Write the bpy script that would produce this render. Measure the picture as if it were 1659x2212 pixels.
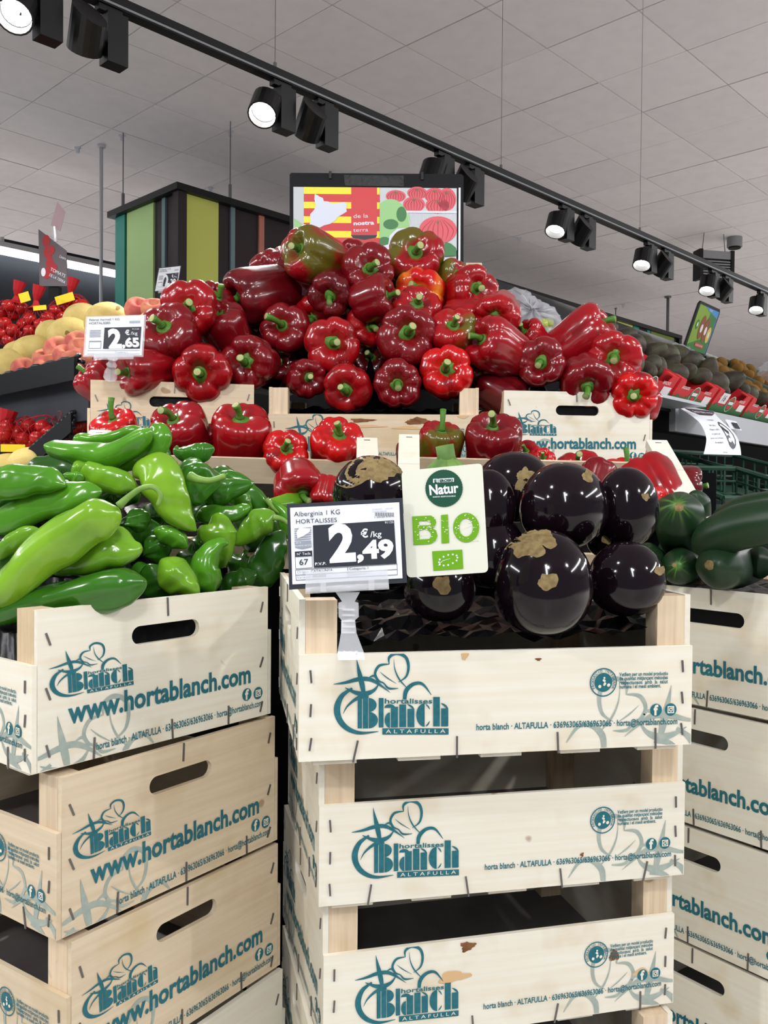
import bpy, math, random
from mathutils import Vector, Matrix, Quaternion

for o in list(bpy.data.objects):
    bpy.data.objects.remove(o, do_unlink=True)
SC = bpy.context.scene
COL = SC.collection

# ---------------------------------------------------------------- camera
F, PITCH, ROLL, CAMZ = 1900.0, -0.018, 0.0084, 1.38
cam_d = bpy.data.cameras.new('camera')
cam_d.sensor_fit = 'HORIZONTAL'; cam_d.sensor_width = 36.0; cam_d.lens = 36.0 * F / 1659.0
cam_d.clip_start = 0.02; cam_d.clip_end = 200
cam = bpy.data.objects.new('camera', cam_d); COL.objects.link(cam)
cam.matrix_world = Matrix.Translation((0, 0, CAMZ)) @ Matrix.Rotation(math.pi / 2 + PITCH, 4, 'X') @ Matrix.Rotation(ROLL, 4, 'Z')
SC.camera = cam

# ---------------------------------------------------------------- world and light
wd = bpy.data.worlds.new('world'); SC.world = wd; wd.use_nodes = True
bg = wd.node_tree.nodes['Background']
bg.inputs['Color'].default_value = (0.90, 0.94, 1.0, 1); bg.inputs['Strength'].default_value = 0.26
vs = SC.view_settings
vs.view_transform = 'Standard'; vs.look = 'None'; vs.exposure = 0.0; vs.gamma = 1.0
vs.use_curve_mapping = False

def area_light(name, loc, target, sx, sy, power, col=(1, 1, 1)):
    d = bpy.data.lights.new(name, 'AREA'); d.shape = 'RECTANGLE'; d.size = sx; d.size_y = sy
    d.energy = power; d.color = col
    o = bpy.data.objects.new(name, d); COL.objects.link(o); o.location = loc
    o.rotation_euler = (Vector(target) - Vector(loc)).to_track_quat('-Z', 'Y').to_euler()
    return o
# added rows of area lights, out of view, to brighten floor and ceiling
for k_, (x_, y_, w_) in enumerate(((-6.0, 0.5, 260), (5.6, 0.5, 260), (8.5, 4.0, 320), (-7.0, 7.0, 320), (9.5, 10.0, 320), (-8.0, 13.0, 320), (0.0, -4.5, 200))):
    area_light('added_fill_row', (x_, y_, 3.98), (x_, y_, 0), 0.3, 5.0, w_, (0.97, 0.98, 1.0))
# spotlights of the neighbouring tracks above and behind the photographer
def shop_spot(loc, target, power, col=(1.0, 0.985, 0.96)):
    d = bpy.data.lights.new('shop_spotlight', 'SPOT'); d.energy = power; d.color = col; d.spot_size = math.radians(75); d.spot_blend = 0.8; d.shadow_soft_size = 0.05
    o = bpy.data.objects.new('shop_spotlight', d); COL.objects.link(o); o.location = loc
    o.rotation_euler = (Vector(target) - Vector(loc)).to_track_quat('-Z', 'Y').to_euler()
for loc_, tgt_, pw_ in (((-1.9, -0.5, 2.75), (-.2, 1.3, 1.2), 72), ((0.25, -1.0, 2.75), (0.0, 1.3, 1.1), 56), ((1.9, -0.3, 2.75), (.3, 1.5, 1.2), 55), ((-0.7, 0.35, 2.75), (-.1, 1.6, 1.4), 34), ((1.3, 1.0, 2.75), (.7, 2.3, 1.5), 40), ((-2.4, 1.0, 2.75), (-1.0, 2.4, 1.5), 40)):
    shop_spot(loc_, tgt_, pw_)

# ---------------------------------------------------------------- helpers
_cp, _sp, _cr, _sr = math.cos(PITCH), math.sin(PITCH), math.cos(ROLL), math.sin(ROLL)
def ray(px, py):
    a, b = (px - 829.5) / F, (py - 1106.0) / F
    x = a * _cr + b * _sr; y = -a * _sr + b * _cr; u = -y
    return Vector((x, _cp - u * _sp, _sp + u * _cp))
def P(px, py, Y):
    """point on the line of sight of a photo pixel at distance Y in front of the camera (world y)"""
    d = ray(px, py); s = Y / d.y
    return Vector((d.x * s, Y, CAMZ + d.z * s))
def Pz(px, py, z):
    """point on the line of sight at world height z"""
    d = ray(px, py); s = (z - CAMZ) / d.z
    return Vector((d.x * s, d.y * s, z))
def pix(p):
    X = Vector(p); z = X.z - CAMZ
    d = X.y * _cp + z * _sp; u = -X.y * _sp + z * _cp
    x = F * X.x / d; y = -F * u / d
    return (829.5 + x * _cr - y * _sr, 1106 + x * _sr + y * _cr)
def rng(seed): return random.Random(seed)

def srgb(r, g, b):
    f = lambda c: (c / 255 / 12.92) if c / 255 <= 0.04045 else ((c / 255 + 0.055) / 1.055) ** 2.4
    return (f(r), f(g), f(b), 1.0)

def notch_skirt(vs, fs, low, keep):
    """drop the faces whose middle is not kept (corner posts stand there) and hang the open border down to height low"""
    fs = [f for f in fs if keep(sum(vs[i][0] for i in f) / len(f), sum(vs[i][1] for i in f) / len(f))]
    if low is None: return vs, fs
    cnt = {}
    for f in fs:
        for i in range(len(f)):
            e = (f[i], f[(i + 1) % len(f)]); k = (min(e), max(e)); cnt.setdefault(k, []).append(e)
    new = {}; vs = list(vs); add = []
    for k, es in cnt.items():
        if len(es) == 1:
            for i in es[0]:
                if i not in new: new[i] = len(vs); vs.append((vs[i][0], vs[i][1], low))
            a, b = es[0]; add.append((b, a, new[a], new[b]))
    return vs, fs + add
class MB:
    """collects vertices and faces of one mesh"""
    def __init__(s): s.v, s.f, s.m, s.c = [], [], [], []
    def add(s, vs, fs, mi=0, M=None):
        b = len(s.v)
        s.v += [tuple(M @ Vector(v)) if M else tuple(v) for v in vs]
        s.f += [tuple(i + b for i in f) for f in fs]; s.m += [mi] * len(fs)
        return b
    def box(s, x0, x1, y0, y1, z0, z1, mi=0, M=None):
        vs = [(x, y, z) for z in (z0, z1) for y in (y0, y1) for x in (x0, x1)]
        s.add(vs, [(0, 2, 3, 1), (4, 5, 7, 6), (0, 1, 5, 4), (2, 6, 7, 3), (0, 4, 6, 2), (1, 3, 7, 5)], mi, M)
    def prism(s, pts, z0, z1, mi=0, M=None):
        n = len(pts)
        vs = [(x, y, z0) for x, y in pts] + [(x, y, z1) for x, y in pts]
        fs = [tuple(range(n))[::-1], tuple(range(n, 2 * n))] + [(i, (i + 1) % n, n + (i + 1) % n, n + i) for i in range(n)]
        s.add(vs, fs, mi, M)
    def rings(s, rings, mi=0, cap0=True, cap1=True):
        """quads between successive closed rings of equal count"""
        n = len(rings[0]); b = len(s.v)
        for r in rings: s.v += [tuple(p) for p in r]
        for k in range(len(rings) - 1):
            for i in range(n):
                j = (i + 1) % n
                s.f.append((b + k * n + i, b + k * n + j, b + (k + 1) * n + j, b + (k + 1) * n + i)); s.m.append(mi)
        if cap0: s.f.append(tuple(b + i for i in range(n))[::-1]); s.m.append(mi)
        if cap1: s.f.append(tuple(b + (len(rings) - 1) * n + i for i in range(n))); s.m.append(mi)
    def tube(s, pts, rad, n=10, mi=0, cap=True):
        pts = [Vector(p) for p in pts]
        if not isinstance(rad, (list, tuple)): rad = [rad] * len(pts)
        s.rings([ [c + (a * math.cos(t) + b * math.sin(t)) * r for t in [2 * math.pi * i / n for i in range(n)]]
                  for c, r, (a, b) in zip(pts, rad, frames(pts)) ], mi, cap, cap)
    def mesh(s, name, mats, smooth=False):
        me = bpy.data.meshes.new(name); me.from_pydata(s.v, [], s.f)
        for m in (mats if isinstance(mats, (list, tuple)) else [mats]): me.materials.append(m)
        if any(s.m): me.polygons.foreach_set('material_index', s.m)
        if smooth: me.polygons.foreach_set('use_smooth', [True] * len(me.polygons))
        me.update(); return me
    def build(s, name, mats, parent=None, smooth=False, M=None):
        return link(name, s.mesh(name, mats, smooth), parent, M)

def frames(pts):
    """parallel transported normal frames along a polyline"""
    out, prev = [], None
    for i in range(len(pts)):
        t = (pts[min(i + 1, len(pts) - 1)] - pts[max(i - 1, 0)])
        t = t.normalized() if t.length > 1e-9 else Vector((0, 0, 1))
        if prev is None:
            r = Vector((0, 0, 1)) if abs(t.z) < 0.9 else Vector((1, 0, 0))
            a = t.cross(r).normalized()
        else:
            a = (prev - t * prev.dot(t)); a = a.normalized() if a.length > 1e-9 else t.orthogonal().normalized()
        prev = a; out.append((a, t.cross(a)))
    return out

def link(name, data, parent=None, M=None):
    o = bpy.data.objects.new(name, data); COL.objects.link(o)
    if parent is not None: o.parent = parent
    if M is not None: o.matrix_local = M
    return o
def empty(name, M=None): return link(name, None, None, M)
def tag(o, label=None, cat=None, group=None, kind=None):
    for k, v in (('label', label), ('category', cat), ('group', group), ('kind', kind)):
        if v: o[k] = v
    return o
def T(x, y=None, z=None):
    return Matrix.Translation((x, y, z)) if y is not None else Matrix.Translation(x)
def RZ(a): return Matrix.Rotation(a, 4, 'Z')
def basis(x, y, z, o):
    """matrix whose axes are x, y, z at o"""
    m = Matrix((x, y, z)).transposed().to_4x4(); m.translation = Vector(o); return m
def facing(o, n, up=(0, 0, 1)):
    """x right, y up, z out along n (a flat print seen from the side n points to)"""
    n = Vector(n).normalized(); x = Vector(up).cross(n).normalized(); return basis(x, n.cross(x), n, o)
def align_z(o, d, spin=0.0, s=1.0):
    q = Vector((0, 0, 1)).rotation_difference(Vector(d).normalized())
    sc = Matrix.Diagonal((s, s, s, 1)) if not isinstance(s, (tuple, list)) else Matrix.Diagonal((*s, 1))
    return Matrix.Translation(o) @ q.to_matrix().to_4x4() @ RZ(spin) @ sc
def catmull(pts, n):
    """n samples along a centripetal-free Catmull-Rom curve through tuples"""
    k = len(pts); out = []
    for i in range(n):
        t = i / (n - 1) * (k - 1); j = min(int(t), k - 2); u = t - j
        a, b, c, d = pts[max(j - 1, 0)], pts[j], pts[j + 1], pts[min(j + 2, k - 1)]
        out.append(tuple(0.5 * (2 * q + (r - p) * u + (2 * p - 5 * q + 4 * r - w) * u * u + (3 * q - p - 3 * r + w) * u ** 3)
                         for p, q, r, w in zip(a, b, c, d)))
    return out

# ---------------------------------------------------------------- materials
def mat(name, col, rough=0.5, spec=0.5, metal=0.0, coat=0.0, coat_rough=0.1, emit=None, estr=0.0, trans=0.0, alpha=1.0,
        noise=None, bump=None, objcol=False, sss=0.0, vcol=None, rnd=0.0, ior=1.45):
    """noise=(scale, colour2, amount[, stretch]); bump=(scale, strength); objcol: tint from the object's own colour"""
    m = bpy.data.materials.new(name); m.use_nodes = True; nt = m.node_tree; N = nt.nodes; L = nt.links
    b = N['Principled BSDF']; c4 = col if len(col) == 4 else (*col, 1)
    b.inputs['Base Color'].default_value = c4; b.inputs['Roughness'].default_value = rough
    b.inputs['Specular IOR Level'].default_value = spec; b.inputs['Metallic'].default_value = metal
    b.inputs['Coat Weight'].default_value = coat; b.inputs['Coat Roughness'].default_value = coat_rough
    b.inputs['Transmission Weight'].default_value = trans; b.inputs['Alpha'].default_value = alpha; b.inputs['IOR'].default_value = ior
    if sss: b.inputs['Subsurface Weight'].default_value = sss; b.inputs['Subsurface Scale'].default_value = 0.01
    if emit: b.inputs['Emission Color'].default_value = emit; b.inputs['Emission Strength'].default_value = estr
    src = None
    if objcol:
        oi = N.new('ShaderNodeObjectInfo'); src = oi.outputs['Color']
    if vcol:
        at = N.new('ShaderNodeAttribute'); at.attribute_name = vcol; src = at.outputs['Color']
    if noise or bump or rnd:
        tc = N.new('ShaderNodeTexCoord'); oi2 = N.new('ShaderNodeObjectInfo')
        mp = N.new('ShaderNodeMapping'); L.new(tc.outputs['Object'], mp.inputs['Vector'])
        cmb = N.new('ShaderNodeCombineXYZ'); mul = N.new('ShaderNodeMath'); mul.operation = 'MULTIPLY'; mul.inputs[1].default_value = 17.0
        L.new(oi2.outputs['Random'], mul.inputs[0])
        for k in range(3): L.new(mul.outputs[0], cmb.inputs[k])
        L.new(cmb.outputs[0], mp.inputs['Location'])
    if noise:
        if len(noise) > 3: mp.inputs['Scale'].default_value = noise[3]
        nz = N.new('ShaderNodeTexNoise'); nz.inputs['Scale'].default_value = noise[0]; nz.inputs['Detail'].default_value = 5
        L.new(mp.outputs[0], nz.inputs['Vector'])
        rp = N.new('ShaderNodeMapRange'); rp.inputs[1].default_value = 0.38; rp.inputs[2].default_value = 0.68
        rp.inputs[4].default_value = noise[2]; L.new(nz.outputs['Fac'], rp.inputs[0])
        mx = N.new('ShaderNodeMix'); mx.data_type = 'RGBA'; L.new(rp.outputs[0], mx.inputs['Factor'])
        if src is not None: L.new(src, mx.inputs['A'])
        else: mx.inputs['A'].default_value = c4
        mx.inputs['B'].default_value = noise[1]; src = mx.outputs['Result']
    if rnd:
        hs = N.new('ShaderNodeHueSaturation'); mr = N.new('ShaderNodeMapRange'); mr.inputs[3].default_value = 1 - rnd; mr.inputs[4].default_value = 1 + rnd
        L.new(oi2.outputs['Random'], mr.inputs[0]); L.new(mr.outputs[0], hs.inputs['Value'])
        if src is not None: L.new(src, hs.inputs['Color'])
        else: hs.inputs['Color'].default_value = c4
        src = hs.outputs['Color']
    if src is not None: L.new(src, b.inputs['Base Color'])
    if bump:
        n2 = N.new('ShaderNodeTexNoise'); n2.inputs['Scale'].default_value = bump[0]; n2.inputs['Detail'].default_value = 4
        L.new(tc.outputs['Object'], n2.inputs['Vector'])
        bp = N.new('ShaderNodeBump'); bp.inputs['Strength'].default_value = bump[1]; bp.inputs['Distance'].default_value = 0.002
        L.new(n2.outputs['Fac'], bp.inputs['Height']); L.new(bp.outputs[0], b.inputs['Normal'])
    return m

def wood(name, base, dark, grain=(1.5, 40, 40), stain=srgb(186, 158, 96), stain_amt=0.35):
    m = bpy.data.materials.new(name); m.use_nodes = True; nt = m.node_tree; N = nt.nodes; L = nt.links
    b = N['Principled BSDF']; b.inputs['Roughness'].default_value = 0.62; b.inputs['Specular IOR Level'].default_value = 0.3
    tc = N.new('ShaderNodeTexCoord'); oi = N.new('ShaderNodeObjectInfo')
    mul = N.new('ShaderNodeMath'); mul.operation = 'MULTIPLY'; mul.inputs[1].default_value = 23.0; L.new(oi.outputs['Random'], mul.inputs[0])
    cmb = N.new('ShaderNodeCombineXYZ')
    for k in range(3): L.new(mul.outputs[0], cmb.inputs[k])
    def noise(sc, scale, det):
        mp = N.new('ShaderNodeMapping'); mp.inputs['Scale'].default_value = sc
        L.new(tc.outputs['Object'], mp.inputs['Vector']); L.new(cmb.outputs[0], mp.inputs['Location'])
        n = N.new('ShaderNodeTexNoise'); n.inputs['Scale'].default_value = scale; n.inputs['Detail'].default_value = det
        L.new(mp.outputs[0], n.inputs['Vector']); return n.outputs['Fac']
    def rng_(src, a, c, lo, hi):
        r = N.new('ShaderNodeMapRange'); r.inputs[1].default_value = a; r.inputs[2].default_value = c
        r.inputs[3].default_value = lo; r.inputs[4].default_value = hi; L.new(src, r.inputs[0]); return r.outputs[0]
    def mix(fac, A, B):
        x = N.new('ShaderNodeMix'); x.data_type = 'RGBA'; L.new(fac, x.inputs['Factor'])
        for sock, v in (('A', A), ('B', B)):
            if isinstance(v, tuple): x.inputs[sock].default_value = v
            else: L.new(v, x.inputs[sock])
        return x.outputs['Result']
    g = noise(grain, 4.0, 6)
    c = mix(rng_(g, 0.35, 0.72, 0, 0.55), base, dark)
    c = mix(rng_(noise((6, 6, 9), 2.2, 3), 0.56, 0.75, 0, stain_amt), c, stain)
    c = mix(rng_(noise((30, 30, 36), 1.0, 1), 0.77, 0.80, 0, 0.6), c, srgb(140, 92, 52))
    hs = N.new('ShaderNodeHueSaturation'); L.new(rng_(oi.outputs['Random'], 0, 1, 0.94, 1.05), hs.inputs['Value']); L.new(c, hs.inputs['Color'])
    L.new(hs.outputs['Color'], b.inputs['Base Color'])
    bp = N.new('ShaderNodeBump'); bp.inputs['Strength'].default_value = 0.15; bp.inputs['Distance'].default_value = 0.001
    L.new(g, bp.inputs['Height']); L.new(bp.outputs[0], b.inputs['Normal'])
    return m

M = {}
M['wood'] = wood('poplar_wood', srgb(232, 228, 215), srgb(224, 211, 187))
M['wood_warm'] = wood('poplar_wood_warm', srgb(219, 202, 176), srgb(199, 176, 145))
M['post'] = wood('sawn_post', srgb(226, 206, 178), srgb(188, 160, 130), (40, 40, 2.0))
M['teal'] = mat('teal_ink', srgb(34, 100, 112), 0.55, 0.3, noise=(220, srgb(52, 122, 134), 0.5))
M['fade'] = mat('faded_ink', srgb(152, 166, 160), 0.6, 0.3, noise=(120, srgb(182, 186, 172), 0.6))
M['inklight'] = mat('bare_wood_letters', srgb(228, 224, 208), 0.6, 0.3)
M['steel'] = mat('staple_steel', srgb(120, 116, 116), 0.4, 0.5, metal=0.8)
M['black'] = mat('black_paint', srgb(16, 16, 17), 0.5, 0.4)
M['blackmatte'] = mat('black_board', srgb(24, 25, 28), 0.75, 0.3)
M['bag'] = mat('black_plastic_film', srgb(8, 8, 11), 0.3, 0.18, bump=(45, 0.5))
M['white'] = mat('white_paper', srgb(236, 240, 248), 0.5, 0.4)
M['ink'] = mat('black_ink', srgb(24, 26, 32), 0.5, 0.4)
M['shade_sheet'] = mat('base_shade_grey', srgb(112, 108, 108), 0.6, 0.3, noise=(14, srgb(92, 88, 88), 0.7))  # dark grey stands for the shade inside the crates
M['clear'] = mat('clear_plastic', (0.88, 0.9, 0.95), 0.05, 0.8, alpha=0.3, coat=0.5)
# ================================================================ flat print (letters, logos) as thin meshes
_TXT = {}
def glyphs(s, bold=0.0):
    """2D triangles/polygons of a line of text, height of capitals about 0.7"""
    k = (s, bold)
    if k not in _TXT:
        cu = bpy.data.curves.new('t', 'FONT'); cu.body = s; cu.size = 1.0; cu.offset = bold; cu.resolution_u = 3
        ob = bpy.data.objects.new('t', cu); me = ob.to_mesh()
        vs = [(v.co.x, v.co.y) for v in me.vertices]; fs = [tuple(p.vertices) for p in me.polygons]
        ob.to_mesh_clear(); bpy.data.objects.remove(ob); bpy.data.curves.remove(cu)
        _TXT[k] = (vs, fs)
    return _TXT[k]

class Flat:
    """2D shapes in metres on a plane; layer lifts a shape in front of the ones below it"""
    def __init__(s, clip=None): s.v, s.f, s.m, s.clip = [], [], [], clip
    def poly(s, pts, mi=0, layer=0):
        pts = [tuple(p[:2]) for p in pts]
        if s.clip: pts = clip_poly(pts, s.clip)
        if len(pts) < 3: return
        b = len(s.v); zz = 0.0003 * layer + 3e-6 * (len(s.f) % 70); s.v += [(x, y, zz) for x, y in pts]; s.f.append(tuple(range(b, b + len(pts)))); s.m.append(mi)
    def rect(s, x0, y0, x1, y1, mi=0, layer=0): s.poly([(x0, y0), (x1, y0), (x1, y1), (x0, y1)], mi, layer)
    def ellipse(s, cx, cy, rx, ry, mi=0, layer=0, n=28, a0=0, a1=2 * math.pi):
        s.poly([(cx + rx * math.cos(a0 + (a1 - a0) * i / n), cy + ry * math.sin(a0 + (a1 - a0) * i / n)) for i in range(n + (a1 - a0 < 6.28))], mi, layer)
    def ring(s, cx, cy, r0, r1, mi=0, layer=0, n=32, a0=0, a1=2 * math.pi):
        for i in range(n):
            a, b = a0 + (a1 - a0) * i / n, a0 + (a1 - a0) * (i + 1) / n
            s.poly([(cx + r0 * math.cos(a), cy + r0 * math.sin(a)), (cx + r1 * math.cos(a), cy + r1 * math.sin(a)),
                    (cx + r1 * math.cos(b), cy + r1 * math.sin(b)), (cx + r0 * math.cos(b), cy + r0 * math.sin(b))], mi, layer)
    def rrect(s, x0, y0, x1, y1, r, mi=0, layer=0):
        pts = []
        for cx, cy, a in ((x1 - r, y0 + r, -90), (x1 - r, y1 - r, 0), (x0 + r, y1 - r, 90), (x0 + r, y0 + r, 180)):
            pts += [(cx + r * math.cos(math.radians(a + t)), cy + r * math.sin(math.radians(a + t))) for t in range(0, 91, 18)]
        s.poly(pts, mi, layer)
    def ribbon(s, pts, mi=0, layer=0, n=None, sc=1.0, fn=None):
        """pts: (x, y, width); smooth stroke of varying width"""
        c = catmull(pts, n or 6 * len(pts)); L, R = [], []
        for i, (x, y, w) in enumerate(c):
            a, b = c[max(i - 1, 0)], c[min(i + 1, len(c) - 1)]
            dx, dy = b[0] - a[0], b[1] - a[1]; d = math.hypot(dx, dy) or 1; h = max(w, 0.3 if w > 0.3 else 0) / 2
            L.append((x - dy / d * h, y + dx / d * h)); R.append((x + dy / d * h, y - dx / d * h))
        g = fn or (lambda p: p)
        for i in range(len(c) - 1): s.poly([g(L[i]), g(R[i]), g(R[i + 1]), g(L[i + 1])], mi, layer)
    def text(s, body, x0, y0, width=None, size=None, mi=0, layer=0, bold=0.0, ang=0.0, align='l', ysc=None):
        vs, fs = glyphs(body, bold)
        if not vs: return
        lo, hi = min(v[0] for v in vs), max(v[0] for v in vs)
        sx = width / (hi - lo) if width else size
        sy = (size or sx) if ysc is None else ysc
        if size and not width: sx = size
        off = 0 if align == 'l' else (-(hi - lo) * sx / 2 if align == 'c' else -(hi - lo) * sx)
        ca, sa = math.cos(ang), math.sin(ang)
        def tr(v):
            x, y = (v[0] - lo) * sx + off, v[1] * sy
            return (x0 + x * ca - y * sa, y0 + x * sa + y * ca)
        b = len(s.v)
        if s.clip:
            for f in fs: s.poly([tr(vs[i]) for i in f], mi, layer)
        else:
            s.v += [(*tr(v), 0.0003 * layer) for v in vs]; s.f += [tuple(i + b for i in f) for f in fs]; s.m += [mi] * len(fs)
    def circle_text(s, body, cx, cy, r, size, a0, a1, mi=0, layer=0, bold=0.01):
        n = len(body)
        for i, ch in enumerate(body):
            if ch == ' ': continue
            a = a0 + (a1 - a0) * (i + 0.5) / n
            s.text(ch, cx + r * math.cos(a), cy + r * math.sin(a), size=size, mi=mi, layer=layer, bold=bold, ang=a - math.pi / 2, align='c')
    def mesh(s, name, mats):
        b = MB(); b.v, b.f, b.m = s.v, s.f, s.m; return b.mesh(name, mats)
    def build(s, name, mats, parent=None, M=None): return link(name, s.mesh(name, mats), parent, M)

def clip_poly(pts, box):
    x0, y0, x1, y1 = box
    for ax, lim, sg in ((0, x0, 1), (0, x1, -1), (1, y0, 1), (1, y1, -1)):
        out = []
        for i in range(len(pts)):
            a, b = pts[i - 1], pts[i]; da, db = (a[ax] - lim) * sg, (b[ax] - lim) * sg
            if (da >= 0) != (db >= 0):
                t = da / (da - db); out.append((a[0] + (b[0] - a[0]) * t, a[1] + (b[1] - a[1]) * t))
            if db >= 0: out.append(b)
        pts = out
        if not pts: return []
    return pts

def plane_xy(px, py, Mf):
    """where the line of sight of a pixel meets the plane of Mf (its z = 0), in that plane's x, y"""
    d = ray(px, py); o = Vector((0, 0, CAMZ)); n = Mf.col[2].to_3d(); q = Mf.translation
    t = (q - o).dot(n) / d.dot(n); l = Mf.inverted() @ (o + d * t); return (l.x, l.y)

# logo shapes in the pixels of a close-up of the front slat (x right, y down)
SYMBOL = [
    [(290, 246, 8), (250, 276, 18), (231, 322, 25), (240, 368, 23), (272, 403, 19), (322, 420, 12), (392, 414, 2)],
    [(352, 272, 22), (308, 286, 13), (272, 315, 7), (254, 346, 1)],
    [(218, 230, 2), (262, 224, 10), (310, 212, 16), (352, 210, 16), (388, 226, 11), (438, 263, 1)],
    [(262, 244, 2), (300, 262, 14), (338, 268, 20), (374, 254, 12), (396, 226, 2)],
    [(307, 132, 1), (313, 165, 10), (321, 200, 18), (329, 235, 20), (336, 272, 12)],
    [(392, 228, 2), (376, 198, 8), (352, 206, 2)],
    [(470, 222, 2), (500, 200, 8), (509, 160, 11), (497, 124, 12), (462, 110, 12), (434, 126, 10), (434, 152, 3)],
    [(434, 152, 3), (396, 158, 10), (379, 188, 10), (392, 216, 8), (412, 226, 5), (432, 246, 8), (470, 246, 2)],
    [(452, 132, 1), (456, 172, 4), (474, 212, 6), (508, 250, 2)],
    [(398, 182, 1), (424, 204, 4), (462, 228, 1)],
    [(494, 290, 14), (500, 256, 17), (528, 230, 14), (564, 230, 10), (598, 272, 2)],
]
def logo(fl, fn, mi=0, layer=1, light=2):
    """the grower's mark; fn maps close-up pixels to the plane"""
    for st in SYMBOL: fl.ribbon(st, mi, layer, fn=fn)
    def R(x0, y0, x1, y1): fl.poly([fn((x0, y0)), fn((x0, y1)), fn((x1, y1)), fn((x1, y0))], mi, layer)
    def half(cx, cy, rx, ry, a0, a1, n=12):
        fl.poly([fn((cx + rx * math.cos(math.radians(a0 + (a1 - a0) * i / n)), cy + ry * math.sin(math.radians(a0 + (a1 - a0) * i / n)))) for i in range(n + 1)], mi, layer)
    # B: stem with a slit, two bowls
    R(311, 284, 328, 402); R(331, 284, 352, 402)
    half(354, 311, 31, 27, -90, 90); half(354, 370, 36, 32, -90, 90)
    # l
    R(393, 284, 412, 398)
    # a
    half(436, 322, 21, 14, 180, 360); half(437, 370, 21, 30, 90, 270); R(440, 318, 468, 398)
    # n
    R(473, 309, 500, 397); half(503, 332, 29, 24, 270, 360); R(505, 326, 532, 397)
    # c
    half(572, 350, 33, 46, 90, 270); half(575, 330, 17, 22, 270, 360); half(575, 372, 17, 22, 0, 90)
    # h
    R(605, 280, 631, 394); half(634, 330, 30, 26, 270, 360); R(636, 324, 664, 394)
    # bar
    R(407, 402, 665, 426)
    ox, oy = fn((416, 305)); ex, ey = fn((601, 305)); hx, hy = fn((416, 285))
    ang = math.atan2(ey - oy, ex - ox)
    fl.text('hortalisses', ox, oy, width=math.hypot(ex - ox, ey - oy), size=1.35 * math.hypot(hx - ox, hy - oy), mi=mi, layer=layer, bold=0.02, ang=ang)
    ox, oy = fn((420, 421)); ex, ey = fn((652, 421)); hx, hy = fn((420, 406))
    fl.text('A L T A F U L L A', ox, oy, width=math.hypot(ex - ox, ey - oy), size=1.4 * math.hypot(hx - ox, hy - oy), mi=light, layer=layer + 1, ang=ang)
def symbol(fl, fn, mi=1, layer=0):
    for st in SYMBOL: fl.ribbon(st, mi, layer, fn=fn)
def social(fl, c1, c2, r, mi=0, light=2, layer=1):
    for cx, cy in (c1, c2): fl.ellipse(cx, cy, r, r, mi, layer)
    fl.text('f', c1[0] - r * 0.05, c1[1] - r * 0.75, size=r * 2.2, mi=light, layer=layer + 1, bold=0.04, align='c')
    x, y = c2; a = r * 0.56
    for q in ((-a, -a, a, -a * 0.7), (-a, a * 0.7, a, a), (-a, -a, -a * 0.7, a), (a * 0.7, -a, a, a)):
        fl.rect(x + q[0], y + q[1], x + q[2], y + q[3], light, layer + 1)
    fl.ring(x, y, r * 0.16, r * 0.32, light, layer + 1, 14); fl.rect(x + a * 0.3, y + a * 0.35, x + a * 0.62, y + a * 0.65, light, layer + 1)
def line_text(fl, body, a, b, h, mi=0, layer=1, bold=0.0):
    """text whose baseline runs from a to b (plane coordinates), size h"""
    fl.text(body, a[0], a[1], width=math.hypot(b[0] - a[0], b[1] - a[1]), size=h, mi=mi, layer=layer, bold=bold, ang=math.atan2(b[1] - a[1], b[0] - a[0]))

# ================================================================ wooden crates
CL, CW, CH, CZ0 = 0.400, 0.305, 0.158, 0.0055      # length, width, height, underside of panels
SLAT = CZ0 + 0.101                                  # top of the low long slat
def frame_from(a, b, z, end):
    """crate matrix from the two ends (left, right as seen) of a visible face with rim height z; end: that face is an end panel"""
    a, b = Vector((*a, 0)), Vector((*b, 0)); r = (b - a).normalized(); n = Vector((r.y, -r.x, 0)); mid = (a + b) / 2
    if end: c, x, y = mid - n * CL / 2, n, r
    else:   c, x, y = mid - n * CW / 2, r, -n
    return basis(x, y, Vector((0, 0, 1)), (c.x, c.y, z - CH))
def end_plane(Mc):  return Mc @ facing((CL / 2 + 0.0004, 0, 0), (1, 0, 0))
def slat_plane(Mc): return Mc @ facing((0, -CW / 2 - 0.0004, 0), (0, -1, 0))
CRATE_A = frame_from((-.326, .811), (-.133, 1.051), CAMZ - .109, True)
CRATE_B = frame_from((-.078, .822), (.315, .893), CAMZ - .098, False)

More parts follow.
